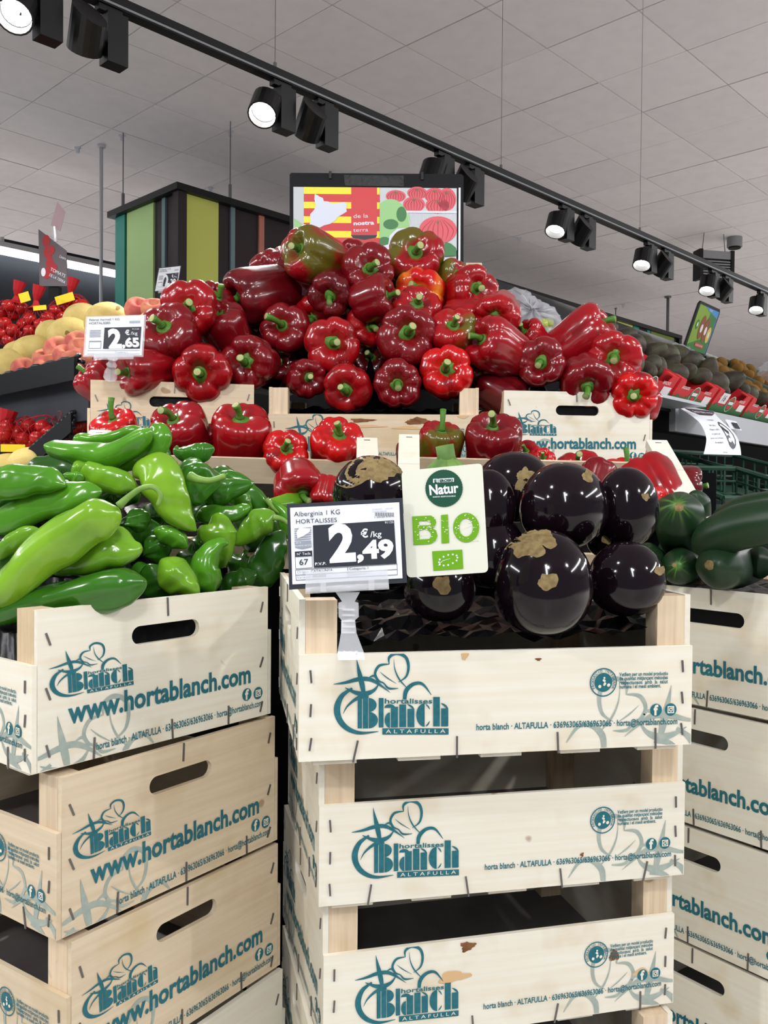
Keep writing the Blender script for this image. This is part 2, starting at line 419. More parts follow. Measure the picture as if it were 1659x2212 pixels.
# --- prints, traced once on the best seen crates
MINK = [M['teal'], M['fade'], M['inklight']]
def end_print():
    Mf = end_plane(CRATE_A); q = lambda x, y: plane_xy(x, y, Mf)
    w2 = CW / 2 - 0.006; fl = Flat((-w2, CZ0 + 0.001, w2, CH - 0.001))
    # the mark: three close-up points pinned to three pixels of this panel
    a, b, c = q(146, 1457), q(286, 1437), q(148, 1497)
    def fn(p):
        u, v = (p[0] - 311) / (664 - 311), (p[1] - 284) / (402 - 284)
        return (a[0] + (b[0] - a[0]) * u + (c[0] - a[0]) * v, a[1] + (b[1] - a[1]) * u * 0.0 + (c[1] - a[1]) * v)
    s0, l0 = q(125, 1548), q(235, 1560)
    def fs(p):
        k = (l0[0] - s0[0]) / (450 - 308); return (s0[0] + (p[0] - 308) * k, s0[1] - (p[1] - 133) * k)
    symbol(fl, fs, 1, 0)
    logo(fl, fn, 0, 1, 2)
    line_text(fl, 'www.hortablanch.com', q(147, 1563), q(541, 1473), 0.0295, 0, 1, 0.03)
    line_text(fl, 'horta blanch · ALTAFULLA · 636963065/636963066 · horta@hortablanch.com', q(208, 1620), q(566, 1524), 0.0105, 0, 1, 0.015)
    social(fl, q(533, 1500), q(557, 1497), 0.0072)
    return fl.mesh('end_panel_print', MINK)
def slat_print():
    Mf = slat_plane(CRATE_B); z = lambda x, y: plane_xy(600 + x * 0.55455, 1350 + y * 0.5547, Mf); fn = lambda p: z(*p)
    fl = Flat((-CL / 2 + 0.001, CZ0 + 0.001, CL / 2 - 0.001, SLAT - 0.001))
    s0, l0 = z(1532, 236), z(1335, 300)
    k = (l0[0] - s0[0]) / (450 - 308)
    symbol(fl, lambda p: (s0[0] + (p[0] - 308) * k, s0[1] + (p[1] - 133) * k), 1, 0)
    logo(fl, fn, 0, 1, 2)
    line_text(fl, 'horta blanch · ALTAFULLA · 636963065/636963066 · horta@hortablanch.com', z(773, 409), z(1556, 385), 0.0086, 0, 1, 0.02)
    social(fl, z(1473, 331), z(1530, 329), 0.0064)
    cx, cy = z(1268, 223); r = 0.0144
    fl.ring(cx, cy, r * 0.92, r, 0, 1); fl.ellipse(cx, cy, r * 0.66, r * 0.66, 0, 1)
    fl.circle_text('PRODUCCIÓ INTEGRADA', cx, cy, r * 0.71, r * 0.26, math.radians(215), math.radians(-35), 0, 1)
    rd = rng(4)
    for i in range(9):
        a, d = rd.uniform(0, 6.28), r * rd.uniform(0.1, 0.5); e = r * rd.uniform(0.06, 0.13); fl.ellipse(cx + d * math.cos(a), cy + d * math.sin(a), e, e, 2, 2, 8)
    for i, t in enumerate(('Vetllem per un model productiu', 'de qualitat mitjançant mètodes', 'respectuosos  amb  la  salut', 'humana i el medi ambient.')):
        y = 194 + i * 16; line_text(fl, t, z(1330, y + 5), z(1519 if i < 3 else 1492, y), 0.0052, 0, 1, 0.02)
    return fl.mesh('slat_print', MINK)

_CM = {}
def crate_meshes():
    if _CM: return _CM
    # end panel with a rounded hand hole; local frame of facing(): x along the width, y up, z out
    w, y0, y1, t = CW / 2 - 0.0055, CZ0, CH, 0.006
    hx, hr, hy = 0.0435, 0.0095, 0.1215; k = 12
    slot = [(hx - hr + hr * math.cos(a), hy + hr * math.sin(a)) for a in [math.pi * i / k - math.pi / 2 for i in range(k + 1)]] + \
           [(-hx + hr + hr * math.cos(a), hy + hr * math.sin(a)) for a in [math.pi * i / k + math.pi / 2 for i in range(k + 1)]]
    n = len(slot); out = []
    for (x, y) in slot:
        dx, dy = x, (y - hy) * 3.2
        s = min((w / abs(dx)) if abs(dx) > 1e-9 else 1e9, ((y1 - hy) / dy) if dy > 1e-9 else 1e9, ((y0 - hy) / dy) if dy < -1e-9 else 1e9)
        out.append((dx * s, hy + dy * s))
    for cx, cy in ((w, y1), (-w, y1), (-w, y0), (w, y0)):      # snap nearest samples to the corners
        i = min(range(n), key=lambda i: (out[i][0] - cx) ** 2 + (out[i][1] - cy) ** 2); out[i] = (cx, cy)
    b = MB()
    vs = [(x, y, 0) for x, y in out] + [(x, y, 0) for x, y in slot] + [(x, y, -t) for x, y in out] + [(x, y, -t) for x, y in slot]
    fs = []
    for i in range(n):
        j = (i + 1) % n
        fs += [(i, j, n + j, n + i), (2 * n + j, 2 * n + i, 3 * n + i, 3 * n + j), (n + i, n + j, 3 * n + j, 3 * n + i), (j, i, 2 * n + i, 2 * n + j)]
    b.add(vs, fs); _CM['end'] = b
    def bx(*a):
        q = MB(); q.box(*a); return q
    _CM['slat'] = bx(-CL / 2, CL / 2, CZ0, SLAT, -0.005, 0)
    _CM['post'] = bx(-0.015, 0.015, -0.0125, 0.0125, CZ0, CH - 0.001)
    _CM['board'] = bx(-0.021, 0.021, -CW / 2 + 0.0055, CW / 2 - 0.0055, 0.0005, 0.0045)
    _CM['foot'] = bx(-0.021, 0.021, -0.006, 0.004, 0.0005, 0.0045)
    _CM['staple'] = bx(-0.0009, 0.0009, -0.007, 0.007, 0.0002, 0.0014)
    for key in list(_CM):
        src = _CM[key]
        for wd in ('wood', 'wood_warm'):
            _CM[key, wd] = src.mesh('crate_' + key, M['post'] if key == 'post' else (M['steel'] if key == 'staple' else M[wd]))
    q = MB(); q.box(-CL / 2 + .0065, CL / 2 - .0065, -CW / 2 + .006, CW / 2 - .006, .0048, .0062); _CM['shade_sheet'] = q.mesh('base_shade_sheet', M['shade_sheet'])
    _CM['eprint'] = end_print(); _CM['sprint'] = slat_print()
    return _CM

def crate(Mc, label, group, wd='wood', ends=(1,), slats=(-1,), detail=True, seed=0, prints=True):
    """ends / slats: which sides carry print and staples (seen in the photo)"""
    m = crate_meshes(); r = rng(seed + 100)
    root = empty('produce_crate', Mc); tag(root, label, 'crate', group)
    def st(par, x, y, a, s=1.0): link('staple', m['staple', wd], par, T(x, y, 0) @ RZ(a) @ Matrix.Diagonal((1, s, 1, 1)))
    for sx in (1, -1):
        e = link('end_panel', m['end', wd], root, facing((sx * CL / 2, 0, 0), (sx, 0, 0)))
        if sx in ends:
            if prints: link('print', m['eprint'], e, T(0, 0, 0.0004))
            if detail:
                for s in (1, -1):
                    for y in (0.13, 0.075, 0.02): st(e, s * (CW / 2 - 0.016), y + r.uniform(-.006, .006), -s * 0.35 + r.uniform(-.1, .1), 0.9)
                st(e, r.uniform(-.004, .004), CH - 0.010, r.uniform(-.05, .05), 1.4)
                for x in (-0.09, 0.0, 0.09): st(e, x + r.uniform(-.01, .01), CZ0 + 0.011, r.uniform(-.06, .06), 1.5)
    for sy in (-1, 1):
        s = link('slat', m['slat', wd], root, facing((0, sy * CW / 2, 0), (0, sy, 0)))
        if sy in slats:
            if prints: link('print', m['sprint'], s, T(0, 0, 0.0004))
            if detail:
                for q in (1, -1):
                    for y in (0.086, 0.054, 0.022): st(s, q * (CL / 2 - 0.011), y, r.uniform(-.15, .15), 0.85)
                for x in (-0.145, -0.045, 0.06, 0.155): st(s, x + r.uniform(-.006, .006), CZ0 + 0.008, r.uniform(-.25, .25), 1.5)
        for q in (1, -1):
            link('post', m['post', wd], root, T(q * (CL / 2 - 0.0212), sy * (CW / 2 - 0.0178), 0))
    for x in (-0.165, -0.0825, 0, 0.0825, 0.165): link('base_board', m['board', wd], root, T(x, 0, 0))
    link('base_shade_sheet', m['shade_sheet'], root)  # added dark sheet over the base boards, in place of interior shade
    return root
# ================================================================ the shop: floor, ceiling, walls
CEIL = CAMZ + 2.70
GI = Vector((math.cos(.8037), math.sin(.8037), 0)); GJ = Vector((-GI.y, GI.x, 0)); G0 = Vector((-1.605, 6.14, 0)); TS = 0.6
M['floor'] = mat('grey_floor_tile', srgb(226, 221, 214), 0.35, 0.5, noise=(3, srgb(212, 207, 200), 0.5))
M['ceil'] = mat('ceiling_tile_white', srgb(236, 230, 233), 0.85, 0.2, noise=(9, srgb(228, 222, 225), 0.6), rnd=0.03)
M['tbar'] = mat('ceiling_grid_bar', srgb(190, 186, 190), 0.7, 0.2)
M['wallwhite'] = mat('far_wall_white', srgb(205, 203, 204), 0.8, 0.2)
b = MB(); b.box(-12, 18, -2.5, 30, -0.05, 0); tag(b.build('floor', M['floor']), kind='structure')
b = MB(); b.box(-12, 18, -2.5, 30, CEIL + 0.012, CEIL + 0.06); ceiling = tag(b.build('ceiling', M['tbar']), kind='structure')
tiles = []
for i in range(-20, 45):
    for j in range(-30, 20):
        c = G0 + GI * TS * (i + .5) + GJ * TS * (j + .5)
        if c.y < 3.6 or c.y > 27: continue
        x, y = pix((c.x, c.y, CEIL))
        if -260 < x < 1920 and -420 < y: tiles.append((c.length, i, j, c))
tiles.sort(key=lambda t: t[0])
tb = MB(); tb.box(-.2965, .2965, -.2965, .2965, 0, 0.012); tme = tb.mesh('ceiling_tile', M['ceil'])
rest = MB(); rt = rng(3)
for k, (_, i, j, c) in enumerate(tiles):
    Mt = basis(GI, GJ, Vector((0, 0, 1)), (c.x, c.y, CEIL + rt.uniform(-.002, .002)))
    if k < 290: link('ceiling_tile', tme, ceiling, Mt)
    else: rest.box(-.2965, .2965, -.2965, .2965, 0, 0.012, 0, Mt)
tag(rest.build('far_ceiling_tiles', M['ceil'], ceiling), kind='stuff')
b = MB(); b.box(-12, 18, 29.0, 29.2, 0, CEIL + 0.012); tag(b.build('wall_back', M['wallwhite']), kind='structure')
# black wall and bulkhead at the left, running with the ceiling grid
BW = P(245, 592, 7.6); n_ = GJ
def along(p, t, z): q = p + GI * t; return Vector((q.x, q.y, z))
M['darkwall'] = mat('dark_wall_panel', srgb(46, 48, 54), 0.7, 0.3)
b = MB(); Mw = basis(GI, GJ, Vector((0, 0, 1)), (BW.x, BW.y, 0))
b.box(-7, 6, 0.10, 0.22, 0, CAMZ + 2.02, 0, Mw); tag(b.build('wall_left', M['darkwall']), kind='structure')
# linear luminaire hung in front of that wall
M['tube'] = mat('lit_tube', (1, 1, 1), 0.4, emit=(0.93, 0.98, 1.0, 1), estr=9.0)
lum = empty('linear_luminaire', basis(GI, GJ, Vector((0, 0, 1)), (BW.x, BW.y, CAMZ + 1.9)))
tag(lum, 'long bright white tube light hung along the dark back wall', 'ceiling light')
b = MB(); b.box(-6, .35, -.025, .025, -.03, .02); b.build('tube', M['tube'], lum)
b = MB(); b.box(-6, .35, -.03, .1, .02, .06); b.build('housing', M['wallwhite'], lum)
for x in (-0.95, -2.6): 
    b = MB(); b.box(x - .012, x + .012, -.01, .09, .06, .10); b.build('hanger', M['wallwhite'], lum)

# striped cladding hung below the ceiling: a short face and a long face meeting at a corner
COR = P(387, 414, 6.10); TOPZ = COR.z
M['stripe_dark'] = mat('cladding_dark_brown', srgb(58, 50, 52), 0.6, 0.3)
M['stripe_lime'] = mat('cladding_lime', srgb(226, 232, 118), 0.55, 0.3)
M['stripe_green'] = mat('cladding_pale_green', srgb(190, 226, 150), 0.55, 0.3)
M['stripe_teal'] = mat('cladding_teal', srgb(56, 156, 140), 0.55, 0.3)
M['stripe_blue'] = mat('cladding_grey_blue', srgb(120, 148, 152), 0.55, 0.3)
M['stripe_pink'] = mat('cladding_salmon', srgb(204, 132, 118), 0.55, 0.3)
M['stripe_sky'] = mat('cladding_light_blue', srgb(130, 192, 190), 0.55, 0.3)
M['stripe_olive'] = mat('cladding_olive', srgb(120, 140, 66), 0.55, 0.3)
clad = empty('striped_cladding', basis(GI, GJ, Vector((0, 0, 1)), (COR.x, COR.y, 0)))
tag(clad, 'boxed striped cladding in brown, lime and teal hung below the ceiling', 'wall cladding')
LONG, SHORT, BOT = 7.6, 0.86, CAMZ + 0.55
b = MB(); b.box(0, LONG, 0.012, 0.05, BOT, TOPZ); b.box(0.012, 0.05, 0.05, SHORT, BOT, TOPZ); b.box(-.02, .05, -.02, .05, BOT, TOPZ); b.build('backing_board', M['stripe_dark'], clad)
b = MB(); b.box(-.05, LONG, -.05, .02, TOPZ, TOPZ + .045); b.build('top_rail', M['black'], clad)
b = MB(); b.box(-.05, .02, .02, SHORT + .04, TOPZ, TOPZ + .045); b.build('top_rail', M['black'], clad)
b = MB(); b.box(LONG - .05, LONG + .03, -.03, .06, BOT, TOPZ + .02); b.build('end_post', M['black'], clad)
def on_long(px, py):       # distance along the long face of a pixel column
    d = ray(px, py); a = d.x * GI.y - d.y * GI.x
    return ((COR.y * d.x - COR.x * d.y) / (GI.x * d.y - GI.y * d.x)) if abs(a) > 1e-9 else 0
def on_short(px, py):
    d = ray(px, py); return (COR.y * d.x - COR.x * d.y) / (GJ.x * d.y - GJ.y * d.x)
def stripe(face, x0, x1, y, m):
    f = on_long if face == 'l' else on_short; a, c = sorted((f(x0, y), f(x1, y)))
    b = MB()
    if face == 'l': b.box(a, c, -0.004, 0.012, BOT, TOPZ)
    else: b.box(-0.004, 0.012, a, c, BOT, TOPZ)
    b.build('stripe', M[m], clad)
for x0, x1, m in ((392, 471, 'stripe_lime'), (498, 507, 'stripe_blue'), (559, 570, 'stripe_pink')): stripe('l', x0, x1, 540, m)
for x0, x1, m in ((1199, 1203, 'stripe_lime'), (1213, 1236, 'stripe_sky'), (1261, 1268, 'stripe_olive'), (1270, 1275, 'stripe_sky'), (1283, 1288, 'stripe_olive'),
                  (1295, 1302, 'stripe_sky'), (1333, 1366, 'stripe_lime'), (1368, 1380, 'stripe_teal'), (1398, 1404, 'stripe_teal'), (1406, 1456, 'stripe_olive')):
    stripe('l', x0, x1, 700, m)
for x0, x1, m in ((250, 270, 'stripe_teal'), (275, 332, 'stripe_green'), (350, 357, 'stripe_blue')): stripe('s', x0, x1, 540, m)
M['wire'] = mat('grey_wire', srgb(120, 118, 122), 0.5, 0.4)
for px, py in ((787 * .33755, 455), (497, 440)):
    f = on_short(px, py) if px < 380 else on_long(px, py)
    p = (f, 0) if px > 380 else (0, f)
    b = MB(); b.tube([(p[0], p[1], TOPZ + .04), (p[0], p[1], CEIL - .0)], .004, 6); b.tube([(p[0], p[1], TOPZ + .04), (p[0], p[1], TOPZ + .16)], .012, 6)
    b.build('hanging_wire', M['wire'], clad)
# white and grey poles and short hooks at the ceiling
M['pole'] = mat('white_pole', srgb(206, 208, 216), 0.4, 0.4)
def ceil_pole(px, py, r, z0, label, m, cat='pole'):
    p = Pz(px, py, CEIL); o = empty('ceiling_pole', T(p.x, p.y, 0)); tag(o, label, cat)
    b = MB(); b.tube([(0, 0, z0), (0, 0, CEIL)], r, 12); b.build('rod', m, o, True)
    b = MB(); b.tube([(0, 0, CEIL - .02), (0, 0, CEIL)], r * 2.2, 12); b.build('ceiling_flange', m, o, True)
ceil_pole(219, 313, .014, 0.0, 'slim white pole reaching from the ceiling beside the striped cladding', M['pole'])
ceil_pole(1443, 640, .02, 0.0, 'grey pole meeting the ceiling behind the kiwi poster', M['wire'])
ceil_pole(1330, 665, .008, 2.2, 'thin wire hanging from the ceiling behind the avocados', M['wire'], 'wire')
for k, (px, py, lab) in enumerate(((168, 318, 'small white ceiling hook beside the white pole'), (264, 291, 'small white ceiling hook holding a wire of the striped cladding'),
        (455, 404, 'small white ceiling hook above the corner of the lime stripe'), (498, 282, 'small white ceiling hook beside the track spotlights'), (1346, 657, 'small white ceiling hook above the far cladding'), (1122, 513, 'small white ceiling hook beyond the produce poster'))):
    p = Pz(px, py, CEIL); b = MB(); b.prism([(-.022, -.01), (.022, -.01), (.022, .01), (-.022, .01)], -.012, 0.002); b.prism([(-.012, -.008), (.012, -.008), (.012, .008), (-.012, .008)], -.045, -.012)
    o = b.build('ceiling_hook', M['pole'], None, M=T(p.x, p.y, CEIL)); tag(o, lab, 'hook')
# insect lamp and detector at the ceiling, far right
p = P(1541, 575, 9.0)
ins = empty('insect_lamp', basis(Vector((.98, .2, 0)), Vector((-.2, .98, 0)), Vector((0, 0, 1)), p)); tag(ins, 'grey louvred insect lamp hung from the ceiling on two wires', 'insect lamp')
M['grey'] = mat('grey_metal', srgb(150, 152, 156), 0.45, 0.4, metal=0.3)
b = MB(); b.box(-.15, .15, -.05, .05, -.14, .06); b.build('body', M['black'], ins)
b = MB(); b.box(-.16, .16, -.06, .05, .06, .14); b.build('hood', M['grey'], ins)
for s in (-1, 1):
    b = MB(); b.box(s * .175 - .018, s * .175 + .018, -.07, .06, -.15, .15); b.build('side_cap', M['black'], ins)
    b = MB(); b.tube([(s * .13, 0, .14), (s * .11, 0, CEIL - p.z)], .004, 6); b.build('wire', M['wire'], ins)
for k in range(7):
    b = MB(); b.box(-.15, .15, -.066, -.05, -.13 + k * .026, -.118 + k * .026); b.build('louvre', M['grey'], ins)
p = Pz(1587, 513, CEIL)
det = empty('ceiling_detector', T(p)); tag(det, 'small grey cylinder unit on the ceiling above the insect lamp', 'detector')
b = MB(); b.tube([(0, 0, -.1), (0, 0, .0)], .075, 20); b.build('housing', M['grey'], det)
b = MB(); b.tube([(0, 0, -.115), (0, 0, -.1)], .06, 20); b.build('lens', M['black'], det)

# ================================================================ track with spotlights
TA = P(246, 10, 2.42); TZ = TA.z; t1 = Pz(1659, 631, TZ); tdir = (t1 - TA).normalized()
tn = Vector((tdir.y, -tdir.x, 0))
Mt = basis(tdir, Vector((-tdir.y, tdir.x, 0)), Vector((0, 0, 1)), TA)
track = empty('light_track', Mt); tag(track, 'long black lighting track hung on thin wires below the ceiling', 'light track')
b = MB(); b.box(-1.2, 6.5, -.018, .018, -.016, .018); b.build('rail', M['black'], track)
b = MB(); b.box(-1.2, 6.5, -.020, -.0185, -.012, -.006); b.build('groove', M['grey'], track)
def on_track(px, py): 
    d = ray(px, py); return (TA.y * d.x - TA.x * d.y) / (tdir.x * d.y - tdir.y * d.x)
for px, py in ((594, 150), (1082, 380), (1382, 505)):
    t = on_track(px, py); b = MB(); b.tube([(t, 0, .018), (t, 0, CEIL - TZ)], .0012, 6); b.tube([(t, 0, .018), (t, 0, .04)], .006, 8); b.build('suspension_wire', M['wire'], track)
M['led'] = mat('spot_led', (1, 1, 1), 0.3, emit=(1, 0.98, 0.94, 1), estr=22.0)
M['lampblack'] = mat('lamp_black', srgb(15, 15, 16), 0.42, 0.5)
hb = MB()
def ringc(r, z, n=20): return [(r * math.cos(2 * math.pi * i / n), r * math.sin(2 * math.pi * i / n), z) for i in range(n)]
# head: a short cylinder cut slanting at the back, open at the front (z is the beam direction)
back = [(.047 * math.cos(a), .047 * math.sin(a), -.085 + .035 * (math.cos(a) + 1) / 2) for a in [2 * math.pi * i / 20 for i in range(20)]]
hb.rings([back, ringc(.047, .03), ringc(.042, .03), ringc(.038, .0)], 0, True, True); HEAD = hb.mesh('spot_head', M['lampblack'], False)
lb = MB(); lb.rings([ringc(.037, .002), ringc(.030, .004)], 0, True, True); LED = lb.mesh('spot_lens', M['led'])
bb = MB(); bb.box(-.030, .030, -.024, .024, -.168, -.0325); BOXM = bb.mesh('driver_box', M['lampblack'])
ab = MB(); ab.box(-.05, .02, -.012, .012, -.033, -.0165); ADM = ab.mesh('adapter', M['lampblack'])
def spot(t, aim, label, power):
    root = empty('track_spotlight', Mt @ T(t, 0, 0)); tag(root, label, 'spotlight', 'track spotlights')
    link('driver_box', BOXM, root, T(.045, 0, 0)); link('adapter', ADM, root, T(.045, 0, 0))
    hp = Vector((-.035, -.0, -.122)); d = (Mt.to_3x3().inverted() @ Vector(aim)).normalized()
    h = link('lamp_head', HEAD, root, align_z(hp, d)); link('lens', LED, h, T(0, 0, .001))
    bq = MB(); bq.tube([(.02, 0, -.12), (-.03, 0, -.12)], .012, 10); bq.build('pivot', M['lampblack'], root)
    ld = bpy.data.lights.new('spot_beam', 'SPOT'); ld.energy = power; ld.spot_size = math.radians(64); ld.spot_blend = 0.6; ld.shadow_soft_size = .04; ld.color = (1, .975, .93)
    l = link('beam', ld, h, T(0, 0, .035) @ Matrix.Rotation(math.pi, 4, 'X'))
    return root
near = Vector((-.28, -.42, -1.0)); far_ = Vector((-.42, .75, -.8))
SPOTS = [(66, -20, Vector((.05, -.75, -1)), 'lit', 95), (170, 20, far_, 'away', 25), (590, 195, Vector((-.12, -.62, -.85)), 'lit', 80), (668, 235, far_, 'away', 25),
         (945, 350, near, 'lit', 60), (1000, 375, far_, 'away', 20), (1212, 470, near, 'lit', 55), (1245, 480, far_, 'away', 20),
         (1396, 545, near, 'lit', 50), (1424, 555, far_, 'away', 15), (1535, 605, near, 'lit', 50), (1558, 610, far_, 'away', 15), (1640, 655, near, 'lit', 40)]
where = ['at the near end of the track', 'at the near end of the track', 'under the first hanging wire', 'under the first hanging wire', 'behind the produce poster', 'behind the produce poster',
         'between the poster and the second wire', 'between the poster and the second wire', 'under the last hanging wire', 'under the last hanging wire', 'in front of the insect lamp', 'in front of the insect lamp', 'at the far end of the track']
t_prev = -9
for (px, py, aim, st, pw), wh in zip(SPOTS, where):
    t_ = on_track(px, py - 45); t_ = max(t_, t_prev + .185); t_prev = t_
    spot(t_, aim, ('black track spotlight with its lit lens turned outward, ' if st == 'lit' else 'black track spotlight turned away showing its back, ') + wh, pw)
# ================================================================ display stand and crate stacks
b = MB(); b.box(-.60, .60, 1.59, 2.30, 0, CAMZ + .047); b.box(-.48, .48, 1.485, 1.59, 0, CAMZ + .0); b.box(-.10, .27, 1.30, 1.485, 0, CAMZ - .145)
stand = b.build('display_stand', M['bag']); tag(stand, 'stepped black plastic-wrapped stand behind the stacked crates', 'stand')

def stack(faces, end, wd, who, group, ends, slats):
    z0 = faces[0][2]; made = []
    for k in range(8):
        a, c, z = faces[min(k, len(faces) - 1)]
        z = z0 - k * CH - .0006 * k
        if z - CH < -0.001: break
        Mc = frame_from(a, c, z, end)
        order = ('topmost', 'second', 'third', 'fourth', 'fifth', 'sixth', 'seventh', 'eighth')[k]
        made.append(crate(Mc, (f'topmost crate of the {who}' if k == 0 else f'{order} crate down in the {who}'), group, wd if isinstance(wd, str) else wd[min(k, len(wd) - 1)], ends, slats, detail=k < 4, seed=k * 7 + len(who), prints=k < 5))
    return made
RIMA = CAMZ - .109; RIMB = CAMZ - .098; RIMC = CAMZ - .116
def fit(n): return round((n - 0.003) / (CH + .0006))
# stacks rest on a low black pallet that takes up what is left below the lowest crate
for nm, rim, cx, cy, lab in (('pallet', RIMA, -.387, 1.055, 'low black pallet under the stack holding green peppers'), ('pallet', RIMB, .095, 1.01, 'low black pallet under the stack holding aubergines'), ('pallet', RIMC, .573, 1.257, 'low black pallet under the stack holding cucumbers')):
    h = rim - 8 * (CH + .0006) + .0005
    b = MB(); b.box(-.13, .13, -.13, .13, 0, h - .004); tag(b.build(nm, M['black'], None, M=T(cx, cy, 0)), lab, 'pallet', 'pallets under the crate stacks')
stack([((-.326, .811), (-.133, 1.051), RIMA), ((-.304, .818), (-.127, 1.066), 0), ((-.296, .824), (-.124, 1.074), 0), ((-.284, .826), (-.118, 1.080), 0)], True, ['wood', 'wood_warm', 'wood_warm', 'wood'],
      'wooden stack heaped with long green peppers', 'crates stacked under the green peppers', (1,), (-1,))
STB = stack([((-.078, .822), (.315, .893), RIMB), ((-.069, .866), (.337, .952), 0), ((-.069, .880), (.342, .984), 0), ((-.072, .87), (.34, .97), 0)], False, ['wood', 'wood', 'wood', 'wood'],
      'wooden stack holding round aubergines', 'crates stacked under the aubergines', (-1,), (-1,))
stack([((.326, 1.244), (.518, 1.007), RIMC), ((.318, 1.262), (.504, 1.02), 0), ((.314, 1.27), (.500, 1.028), 0), ((.322, 1.268), (.505, 1.024), 0)], True, 'wood',
      'wooden stack holding dark cucumbers', 'crates stacked under the cucumbers', (1,), (-1,))
# crumpled black liners inside the front crates and the upper crates
def liner(Mc, z, label, amp=.012, seed=1, inset=.02, x0=-.5, x1=.5, y0=-.5, y1=.5, bulge=0.0, skirt=False):
    r = rng(seed); nx, ny = 30, 22; b = MB(); vs = []
    hx, hy = (CL / 2 - .0075) * 2, (CW / 2 - .0065) * 2
    ph = [(r.uniform(-70, 70), r.uniform(-70, 70), r.uniform(0, 6.28), r.uniform(.3, 1)) for _ in range(9)]
    for j in range(ny + 1):
        for i in range(nx + 1):
            u, v = x0 + (x1 - x0) * i / nx, y0 + (y1 - y0) * j / ny; x, y = u * hx, v * hy
            h = sum(a * abs(math.sin(x * fx + y * fy + p)) for fx, fy, p, a in ph) / 5 - .5
            vs.append((x, y, z + amp * h + r.uniform(-.22, .22) * amp + bulge * (1 - (2 * v) ** 2)))
    fs = [(j * (nx + 1) + i, j * (nx + 1) + i + 1, (j + 1) * (nx + 1) + i + 1, (j + 1) * (nx + 1) + i) for j in range(ny) for i in range(nx)]
    vs, fs = notch_skirt(vs, fs, .03 if skirt else None, lambda x, y: not (abs(x) > CL / 2 - .047 and abs(y) > CW / 2 - .041))
    b.add(vs, fs); o = b.build('plastic_liner', M['bag'], None, M=Mc); tag(o, label, 'plastic liner'); return o
# upper row of three crates
RIM3 = CAMZ + .207
for k, (a, c, end, lab) in enumerate((((192, 820), (552, 831), True, 'upper wooden crate below the price sign reading 2,65, end panel with hand hole'),
        ((572, 835), (1043, 837), False, 'upper wooden crate with a torn knotty front slat below the tallest pepper pile'),
        ((1084, 843), (1409, 850), True, 'upper wooden crate with web address in front of the red avocado boxes'))):
    p, q = Pz(*a, RIM3), Pz(*c, RIM3)
    m_ = (p + q) / 2; r_ = (q - p).normalized() * (CW if end else CL) / 2
    cr = crate(frame_from((m_ - r_).xy, (m_ + r_).xy, RIM3, end), lab, 'crates of the upper pepper row', 'wood_warm' if k < 2 else 'wood', (1,) if end else (), (-1,), seed=50 + k)
    if k == 1: T3C = frame_from((m_ - r_).xy, (m_ + r_).xy, RIM3, end)
    if k != 1: liner(frame_from((m_ - r_).xy, (m_ + r_).xy, RIM3, end), CH - .022, 'black plastic liner inside the upper crate ' + ('below the 2,65 sign' if k == 0 else 'with the web address'), .008, seed=30 + k, inset=.012, skirt=True)
    if k == 1: UP_SLAT = [c_ for c_ in cr.children if c_.name.startswith('slat')][0]

# knots and torn marks in some slats
M['knot'] = mat('wood_knot', srgb(134, 92, 60), 0.7, 0.2, noise=(120, srgb(92, 56, 36), 0.8)); M['tan'] = mat('tan_stain', srgb(212, 176, 132), 0.7, 0.2)
def front_slat(root): return [c_ for c_ in root.children if c_.name.startswith('slat')][0]
def knot(slat, Mc, px, py, rx, ry, seed, dark=True):
    x, y = plane_xy(px, py, slat_plane(Mc)); r = rng(seed); k = .45 if dark else .35; n = 26
    w = [1 + k * .5 * math.sin(3 * i * 6.2832 / n + seed) + r.uniform(-k, k) * .4 for i in range(n)]
    fl = Flat((-CL / 2 + .002, CZ0 + .002, CL / 2 - .002, SLAT - .002))
    fl.poly([(x + rx * w[i] * math.cos(6.2832 * i / n), y + ry * w[i] * math.sin(6.2832 * i / n)) for i in range(n)], 0, 0)
    fl.build('knot', M['knot'] if dark else M['tan'], slat, T(0, 0, .00055 + .0001 * seed % .0003))
for a_ in ((782, 908, .022, .0035, 1, True), (800, 921, .026, .0025, 2, False), (905, 910, .024, .0065, 3, True), (880, 924, .028, .003, 4, False), (1000, 900, .010, .003, 6, False)): knot(UP_SLAT, T3C, *a_)
B3M = STB[2].matrix_basis.copy(); B2M = STB[1].matrix_basis.copy(); B1M = STB[0].matrix_basis.copy()
for a_ in ((1010, 2044, .008, .005, 1, True), (980, 2110, .016, .006, 2, False), (1327, 2064, .006, .006, 3, True), (1385, 2100, .010, .004, 4, False)): knot(front_slat(STB[2]), B3M, *a_)
knot(front_slat(STB[1]), B2M, 1257, 1846, .002, .002, 5); knot(front_slat(STB[0]), B1M, 1163, 1424, .003, .0013, 6); knot(front_slat(STB[0]), B1M, 1004, 1415, .004, .004, 7, False)
